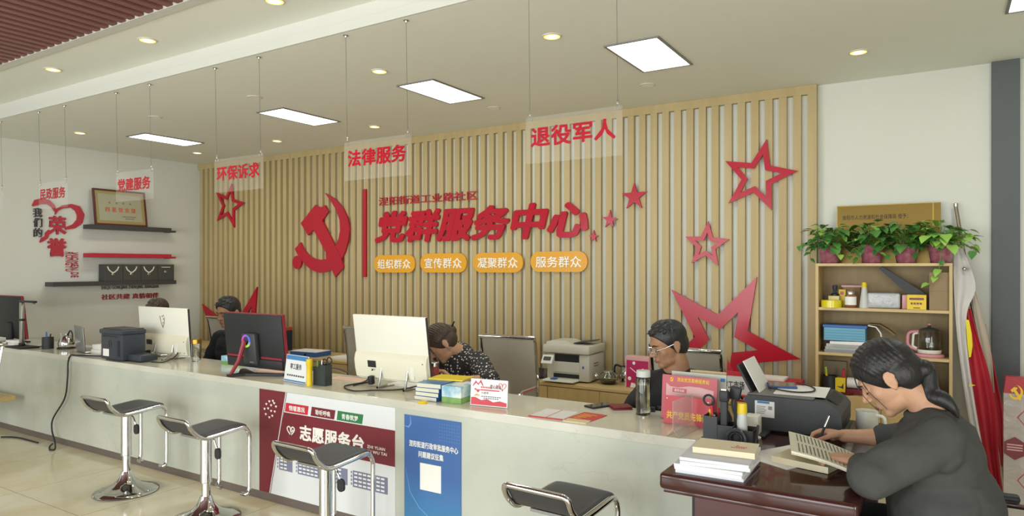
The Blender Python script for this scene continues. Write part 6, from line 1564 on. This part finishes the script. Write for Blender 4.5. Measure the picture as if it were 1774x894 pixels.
def add_hand(b, Wp, d, n, th, curl, k=1.0, thumb=(.62, .62, .45), spread=1.0):
    """palm with four unequal bent fingers and a thumb from its side; n points out of the palm, th to the thumb side"""
    d = V(d).normalized(); n = (V(n) - d * d.dot(V(n))).normalized(); th = (V(th) - d * d.dot(V(th)) - n * n.dot(V(th))).normalized()
    offs = (.027, .009, -.009, -.0255)
    for i, o in enumerate(offs):
        chain(b, [Wp + d * .008 * k + th * o * .6 * k, Wp + d * .05 * k + th * o * .9 * k, Wp + d * (.088 - .004 * abs(i - 1)) * k + th * o * k], [.0145 * k, .0140 * k, .0112 * k], 10)
    b.ell(Wp + d * .035 * k + th * .018 * k + n * .008 * k, (.016 * k, .016 * k, .016 * k)); b.ell(Wp + d * .04 * k - th * .016 * k + n * .006 * k, .016 * k)
    for i, o in enumerate(offs):
        ln = (.070, .078, .072, .056)[i] * k; c = curl[i] if isinstance(curl, (list, tuple)) else curl
        p = Wp + d * (.090 - .004 * abs(i - 1)) * k + th * o * k * spread; pts = [p]; a = 0.0
        for sg, ca in ((.44, .85), (.31, 1.1), (.25, .8)):
            a += c * ca
            p = p + (d * math.cos(a) + n * math.sin(a) + th * o * 1.2 * (spread - .8)).normalized() * ln * sg; pts.append(p)
        chain(b, pts, [q * k for q in (.0096, .0088, .0080, .0066)], 10)
    p = Wp + d * .018 * k + th * .022 * k + n * .004 * k; pts = [p]
    for q, sg in (((thumb[0], thumb[1], thumb[2]), .044), ((thumb[0] + .25, thumb[1] - .42, thumb[2] + .1), .034), ((thumb[0] + .3, thumb[1] - .6, thumb[2] + .05), .027)):
        p = p + (d * q[0] + th * q[1] + n * q[2]).normalized() * sg * k; pts.append(p)
    chain(b, pts, [q * k for q in (.0135, .0115, .0100, .0080)], 10)

def person(label, C, f, P, skin, hairm, cloth, voxel=.006, fem=False, k=1.0, sleeves=((.5, 1.0), (.5, 1.0)), hands=(None, None), specs=False, face=True, trousers=M_TROU, loose=1.0, roll=0.0, neckr=.055, vneck=False):
    """P: neck, sh, el, wr (each left, right), chest, belly, pelvis (centre, radii), hip, knee, ankle (left, right)"""
    C = V(C); M = head_axes(f, roll)
    base = V(P['pelvis'][0]); t = thing('person', label, 'person', (base.x, base.y, 0))
    nk = V(P['neck']); b = B()
    add_head(b, C, M, k, fem)
    chain(b, [C + M @ V((0, -.022, -.06)) * k, C.lerp(nk, .6) + M @ V((0, -.016, -.03)) * k, nk], [.052 * k, neckr, neckr + .012], 16)
    for q in ('chest', 'belly', 'pelvis'): b.ell(P[q][0], tuple(r - .014 for r in P[q][1]), P.get('rot'), 20, 14)
    for i in (0, 1):
        sh, el, wr = V(P['sh'][i]), V(P['el'][i]), V(P['wr'][i])
        chain(b, [nk - V((0, 0, .04)), sh - V((0, 0, .01))], [.042, .050], 12)
        chain(b, [sh, sh.lerp(el, .5), el], [.05, .045, .038], 14); chain(b, [el, el.lerp(wr, .35), el.lerp(wr, .8), wr], [.038, .038, .027, .025], 14)
        if hands[i]: add_hand(b, wr, *hands[i][:5], **(hands[i][5] if len(hands[i]) > 5 else {}))
        hp, kn, an = V(P['hip'][i]), V(P['knee'][i]), V(P['ankle'][i])
        chain(b, [hp, hp.lerp(kn, .5), kn], [.078, .068, .052], 14); chain(b, [kn, kn.lerp(an, .4), an], [.050, .048, .034], 14)
    body = b.build('body', skin, t, True, remesh=voxel, smooth_it=3, smooth=180)
    # top
    b = B()
    for q in ('chest', 'belly', 'pelvis'): b.ell(P[q][0], tuple(r * (1.0 if q == 'chest' else loose) for r in P[q][1]), P.get('rot'), 24, 16)
    for i in (0, 1):
        sh, el, wr = V(P['sh'][i]), V(P['el'][i]), V(P['wr'][i]); ua, fa = sleeves[i]
        dn = V((0, 0, -.022)); chain(b, [nk + (sh - nk) * .36 + dn * .8, sh + dn * .3], [.054, .066], 14); chain(b, [nk + dn * 3, sh + dn * 1.6], [.07, .062], 14)
        if fa <= 0: chain(b, [sh, sh.lerp(el, ua)], [.066, .060 * loose], 14)
        else:
            chain(b, [sh, sh.lerp(el, .5), el], [.067, .064 * loose, .056 * loose], 14); w2 = el.lerp(wr, fa); chain(b, [el, w2], [.056 * loose, .043 * loose], 14); b.tube([w2, el.lerp(wr, fa + .015)], [.043 * loose, .045 * loose], 16)
    if vneck: pass
    else: b.tube([nk + V((math.cos(a) * (neckr + .018), math.sin(a) * (neckr + .018), -.008 + .012 * math.cos(a - math.atan2(-M.col[1].y, -M.col[1].x)))) for a in [2 * PI * i / 24 for i in range(24)]], .012, 8, True)
    tp = b.build('top', cloth, t, True, remesh=.008, smooth_it=7, smooth=180)
    wave = [(v.co.copy(), v.normal.copy()) for v in tp.data.vertices]                               # soft folds of the cloth
    for v, (co, no) in zip(tp.data.vertices, wave):
        q = V((co.x * 9, co.y * 9, co.z * 13)); f = 1 - abs(mnoise.noise(q)) * 2.2
        v.co = co + no * (.0055 * f + .002 * mnoise.noise(q * 2.3))
    tp.data.update()
    b = B(); b.ell(P['pelvis'][0], tuple(r + .006 for r in P['pelvis'][1]), P.get('rot'), 20, 12)
    for i in (0, 1):
        hp, kn, an = V(P['hip'][i]), V(P['knee'][i]), V(P['ankle'][i]); chain(b, [hp, hp.lerp(kn, .5), kn], [.095, .082, .068], 14); chain(b, [kn, kn.lerp(an, .85)], [.066, .054], 14)
    b.build('trousers', trousers, t, True, remesh=.012, smooth_it=4, smooth=180)
    for i in (0, 1):
        an = V(P['ankle'][i]); kn = V(P['knee'][i]); hp = V(P['hip'][i]); d = (kn - hp); d.z = 0; d.normalize()
        b = B(); chain(b, [an + V((0, 0, -.055)) - d * .03, an + d * .08 + V((0, 0, -.062)), an + d * .17 + V((0, 0, -.068))], [.038, .036, .026], 12); bmesh.ops.scale(b.bm, vec=(1, 1, 1), verts=b.bm.verts[:]); b.ell(an + V((0, 0, -.02)), .042)
        b.build('shoe', M_SHOE, t, True, remesh=.01, smooth_it=3, smooth=180)
    if face: face_parts(t, C, M, hairm, k, specs)
    return t, M, C
def short_hair(t, C, M, hairm, k=1.0, full=1.0):
    L = lambda *q: C + M @ (V(q) * k)
    b = B().ell(L(0, -.014, .038), (.080 * k * full, .103 * k * full, .090 * k * full), M, 36, 24)
    cut_cap(b, [(L(0, .070, .066), M @ V((0, -.80, .60)))])
    c = B().ell(L(0, -.030, -.004), (.0765 * k * full, .082 * k * full, .090 * k * full), M, 32, 20)
    cut_cap(c, [(L(0, .002, .0), M @ V((0, -1, .30))), (L(0, 0, -.042), M @ V((0, -.42, .90)))])
    me = bpy.data.meshes.new('c'); c.bm.to_mesh(me); c.bm.free(); b.bm.from_mesh(me); bpy.data.meshes.remove(me)
    rnd = random.Random(5)
    for i in range(70):                                                                              # short tufts: fringe, crown and sides
        a = R(rnd.uniform(-100, 100)); el = R(rnd.uniform(25, 80)); ca, sa, ce, se = math.cos(a), math.sin(a), math.cos(el), math.sin(el)
        p = V((.080 * sa * ce, -.014 + .103 * ca * ce, .038 + .090 * se)) * full
        if -.80 * (p.y - .070) + .60 * (p.z - .066) < -.004: continue
        q = p + V((sa * .010, .016 * ca + .006, -.004 + .012 * (se - .4)))
        b.tube([L(*(p * .93)), L(*p), L(*q)], [.009 * k, .007 * k, .0018 * k], 7)
    return b.build('hair', hairm, t, True, remesh=.004, smooth_it=1, smooth=180)
def long_hair_cap(C, M, k=1.0, strand=.0045):
    """hair parted on top and combed back over the ears to the nape"""
    L = lambda *q: C + M @ (V(q) * k)
    b = B().ell(L(0, -.012, .034), (.082 * k, .104 * k, .094 * k), M, 36, 24)
    cut_cap(b, [(L(0, .056, .022), M @ V((0, -.80, .60)))])
    c = B().ell(L(0, -.028, -.005), (.081 * k, .088 * k, .080 * k), M, 36, 24)
    cut_cap(c, [(L(0, .004, .0), M @ V((0, -.86, .50))), (L(0, 0, -.060), M @ V((0, -.66, .75)))])
    me = bpy.data.meshes.new('c'); c.bm.to_mesh(me); c.bm.free(); b.bm.from_mesh(me); bpy.data.meshes.remove(me)
    for s in (1, -1):
        for i in range(9):
            u = i / 8; pts = []
            for v in range(9):                                                                       # meridians from the parting down and back
                w = v / 8; th = R(88 - 118 * w); y0 = .072 - .135 * u
                y = y0 - (.03 + .045 * (1 - u)) * w; sc = math.sqrt(max(.05, 1 - ((y + .012) / .106) ** 2))
                x = s * .0825 * sc * math.cos(th); z = .034 + .0945 * sc * math.sin(th)
                if w > .8: x *= 1 - .35 * (w - .8) / .2
                pts.append(L(x, y, z))
            b.tube(spline(pts, 3), [strand * .7 * k] + [strand * k] * (len(spline(pts, 3)) - 2) + [strand * .4 * k], 7)
    return b
# -- the woman writing at the mahogany desk (faces the counter, seen from her left side)
Cw = V((-.150, 2.62, 1.082)); fw = (-math.cos(R(40)), .03, -math.sin(R(40)))
Pw = dict(neck=(-.030, 2.62, .985), sh=((.000, 2.455, .925), (-.015, 2.79, .925)), el=((-.180, 2.335, .812), (-.095, 2.925, .815)), wr=((-.228, 2.548, .806), (-.318, 2.935, .797)),
          chest=((-.010, 2.62, .83), (.135, .185, .165)), belly=((.010, 2.62, .67), (.150, .190, .17)), pelvis=((.06, 2.62, .545), (.165, .195, .095)),
          hip=((.05, 2.52, .54), (.05, 2.72, .54)), knee=((-.37, 2.52, .545), (-.37, 2.72, .545)), ankle=((-.36, 2.52, .115), (-.36, 2.72, .115)))
hL = ((-.92, .20, -.04), (0, .1, -1), (.2, .9, .0), (.30, .34, .38, .42), .95, dict(thumb=(.75, .5, .2)))
hR = ((-.94, -.10, .02), (.05, -.55, -.83), (-.12, -.80, .58), (.62, .78, .85, .90), .95, dict(thumb=(.80, .40, .48)))
t, Mw, _ = person('woman in charcoal top writing at the mahogany desk, black ponytail', Cw, fw, Pw, M_SKIN, M_HAIR, M_CHAR, .0045, True, 1.0, ((1, .56), (1, .38)), (hL, hR), loose=1.10, neckr=.050)
L = lambda *q: Cw + Mw @ V(q)
b = long_hair_cap(Cw, Mw)
b.ell(L(0, -.100, -.040), (.036, .034, .034), Mw)
b.build('hair', M_HAIR, t, True, remesh=.004, smooth_it=2, smooth=180)
pt_ = [L(0, -.118, -.045)] + [at(x, y, Y=yy) for x, y, yy in ((1612, 682, 2.60), (1636, 694, 2.58), (1654, 712, 2.57), (1662, 733, 2.575))]
B().tube(spline(pt_, 6), [.020 + .010 * math.sin(PI * min(1, i / 16)) if i < 12 else max(.004, .028 - .0022 * (i - 11)) for i in range(len(spline(pt_, 6)))], 14).build('ponytail', M_HAIR, t, True, smooth=180, remesh=.005, smooth_it=4)
B().tube([L(0, -.108, -.044) + (pt_[1] - pt_[0]).normalized() * q for q in (.006, .016)], .027, 14).build('hair_tie', M_BLK, t, True)
for pts in ([(-.045, .074, .062), (-.060, .088, .02), (-.056, .090, -.03), (-.042, .088, -.075)], [(-.058, .060, .055), (-.069, .066, .0), (-.066, .062, -.045), (-.054, .060, -.08)], [(.05, .072, .06), (.062, .085, .02), (.058, .086, -.05)]):
    B().tube(spline([L(*q) for q in pts], 5), [.0018] * 5 + [.0011] * (len(spline(pts, 5)) - 6) + [.0004], 6).build('hair_strand', M_HAIR, t, True)
# her pen
wrv = V(Pw['wr'][1]); dh = V(hR[0]).normalized()
tip = at(1414, 773, Y=2.872); tip.z = max(tip.z, DZ + .006); tail = at(1438, 719, Y=2.895)
q = thing('pen', 'black pen in the writing woman\'s hand', 'pen', tip)
B().tube([(0, 0, 0), (tail - tip) * .08, (tail - tip) * .92, (tail - tip)], [.0008, .0042, .0048, .004], 10).build('barrel', M_BLK, q); B().tube([(tail - tip) * .62, (tail - tip) * .97], [.0053, .0053], 10).build('grip_band', M_STEEL, q)

# -- the man in the black T-shirt behind the counter
Cm = at(1157, 596, Y=3.49); fm = (-.70, -.64, -.34)
nkm = at(1172, 642, Y=3.54)
Pm = dict(neck=nkm, sh=(at(1214, 664, Y=3.55), at(1127, 664, Y=3.50)), el=((-.92, 3.52, .60), (-1.45, 3.44, .58)), wr=((-1.08, 3.36, .58), (-1.26, 3.35, .57)),
          chest=((nkm.x - .01, 3.54, .745), (.185, .125, .17)), belly=((nkm.x, 3.57, .62), (.165, .13, .15)), pelvis=((nkm.x + .01, 3.63, .545), (.18, .14, .09)),
          hip=((nkm.x + .11, 3.62, .55), (nkm.x - .09, 3.62, .55)), knee=((nkm.x + .13, 3.345, .54), (nkm.x - .13, 3.345, .54)), ankle=((nkm.x + .12, 3.50, .115), (nkm.x - .12, 3.50, .115)))
hm = lambda s: ((-s * .8, -.3, .1), (0, 0, 1), (0, -1, .2), .5, .95)
t, Mm, _ = person('man in a black T-shirt and glasses looking down behind the counter', Cm, fm, Pm, M_SKIN2, M_HAIR, M_TEE, .005, False, 1.0, ((.75, 0), (.75, 0)), (hm(1), hm(-1)), True, loose=1.03, neckr=.060)
short_hair(t, Cm, Mm, M_HAIR)

# -- the woman in the dotted blouse bending over beside the large white monitor
Cd = at(764, 594, Y=3.44); fd = (-.50, -.52, -.69)
nkd = at(797, 612, Y=3.56)
Pd = dict(neck=nkd, sh=(at(829, 627, Y=3.54), at(757, 648, Y=3.47)), el=(at(848, 661, Y=3.40), (-2.93, 3.42, .70)), wr=(at(785, 660, Y=3.275), (-2.80, 3.31, .79)),
          chest=((nkd.x - .05, 3.58, .80), (.175, .13, .17)), belly=((nkd.x, 3.64, .66), (.165, .135, .16)), pelvis=((nkd.x + .02, 3.68, .55), (.18, .15, .09)),
          hip=((nkd.x + .11, 3.66, .55), (nkd.x - .08, 3.66, .55)), knee=((nkd.x + .12, 3.345, .54), (nkd.x - .10, 3.345, .54)), ankle=((nkd.x + .12, 3.50, .115), (nkd.x - .1, 3.50, .115)))
hd = ((-.72, -.10, .62), (-.45, -.5, -.5), (.1, .5, .6), (.55, .6, .65, .7), .92)
t, Md, _ = person('woman in a black dotted blouse bending her head beside the large white monitor', Cd, fd, Pd, M_SKIN, M_HAIRB, M_DOTS, .005, False, .98, ((1.0, .0), (1.0, .3)), (hd, None), loose=1.08, neckr=.048)
L2 = lambda *q: Cd + Md @ (V(q) * .98)
b = long_hair_cap(Cd, Md, .98)
b.ell(L2(0, -.105, .012), (.036, .032, .038), Md)
b.build('hair', M_HAIRB, t, True, remesh=.004, smooth_it=2, smooth=180)
B().tube([L2(-.02, -.125, .03), L2(-.035, -.155, .045)], [.006, .004], 8).build('hair_clip', M_BLK, t, True)
for pts in ([(-.05, .075, .06), (-.074, .08, .0), (-.075, .085, -.06), (-.06, .09, -.12)], [(.05, .075, .06), (.072, .08, .0), (.07, .085, -.07)]):
    B().tube(spline([L2(*q) for q in pts], 5), [.004] * 5 + [.003] * (len(spline(pts, 5)) - 6) + [.001], 8).build('hair_strand', M_HAIRB, t, True)
wq_ = V(Pd['wr'][0]); B().tube([wq_ + V((.012, .026 * math.cos(a), .026 * math.sin(a))) for a in [2 * PI * i / 16 for i in range(16)]], .0025, 6, True).build('bracelet', mat('ivory_beads', 'd9d4c0', .4), t, True)
B().tube([L2(-.083, -.008, -.04), L2(-.084, -.008, -.065)], [.0025, .004], 8).build('earring', M_STEEL, t, True)

# -- the man behind the black monitor
Cb = at(395, 541, Y=3.60); fb = (.12, -.96, -.25)
nkb = Cb + V((.0, .06, -.165))
def seated(nk, w, dy=0.0):
    x, y, z = nk
    return dict(neck=nk, sh=((x + w, y - .0, z - .065), (x - w, y - .0, z - .065)), el=((x + w + .07, y - .08, z - .30), (x - w - .07, y - .08, z - .30)), wr=((x + .12, y - .11, .63), (x - .12, y - .11, .63)),
                chest=((x, y + .01, z - .17), (w + .02, .125, .18)), belly=((x, y + .03, z - .32), (w - .01, .13, .16)), pelvis=((x, y + .04, .555), (.175, .145, .095)),
                hip=((x + .10, y + .03, .555), (x - .10, y + .03, .555)), knee=((x + .12, 3.345, .54), (x - .12, 3.345, .54)), ankle=((x + .12, 3.50, .115), (x - .12, 3.50, .115)))
hb = lambda s: ((-s * .5, -.82, -.2), (0, 0, -1), (-s, 0, 0), .35, .95)
t, Mb, _ = person('man in dark navy behind the black monitor, hair and brow showing', Cb, fb, seated(nkb, .185), M_SKIN2, M_HAIR, M_NAVYC, .006, False, 1.02, ((1, .8), (1, .8)), (hb(1), hb(-1)), neckr=.058)
short_hair(t, Cb, Mb, M_HAIR, 1.02, 1.05)
# -- somebody behind the left white monitor
Cp = at(273, 541, Y=3.72); fp_ = (.10, -.93, -.34); nkp = Cp + V((.0, .07, -.16))
t, Mp, _ = person('person behind the left white monitor, only dark hair showing above it', Cp, fp_, seated(nkp, .17), M_SKIN, M_HAIRB, M_NAVYC, .008, False, 1.0, ((1, .8), (1, .8)), (hb(1), hb(-1)), neckr=.054)
short_hair(t, Cp, Mp, M_HAIRB, 1.0, 1.06)
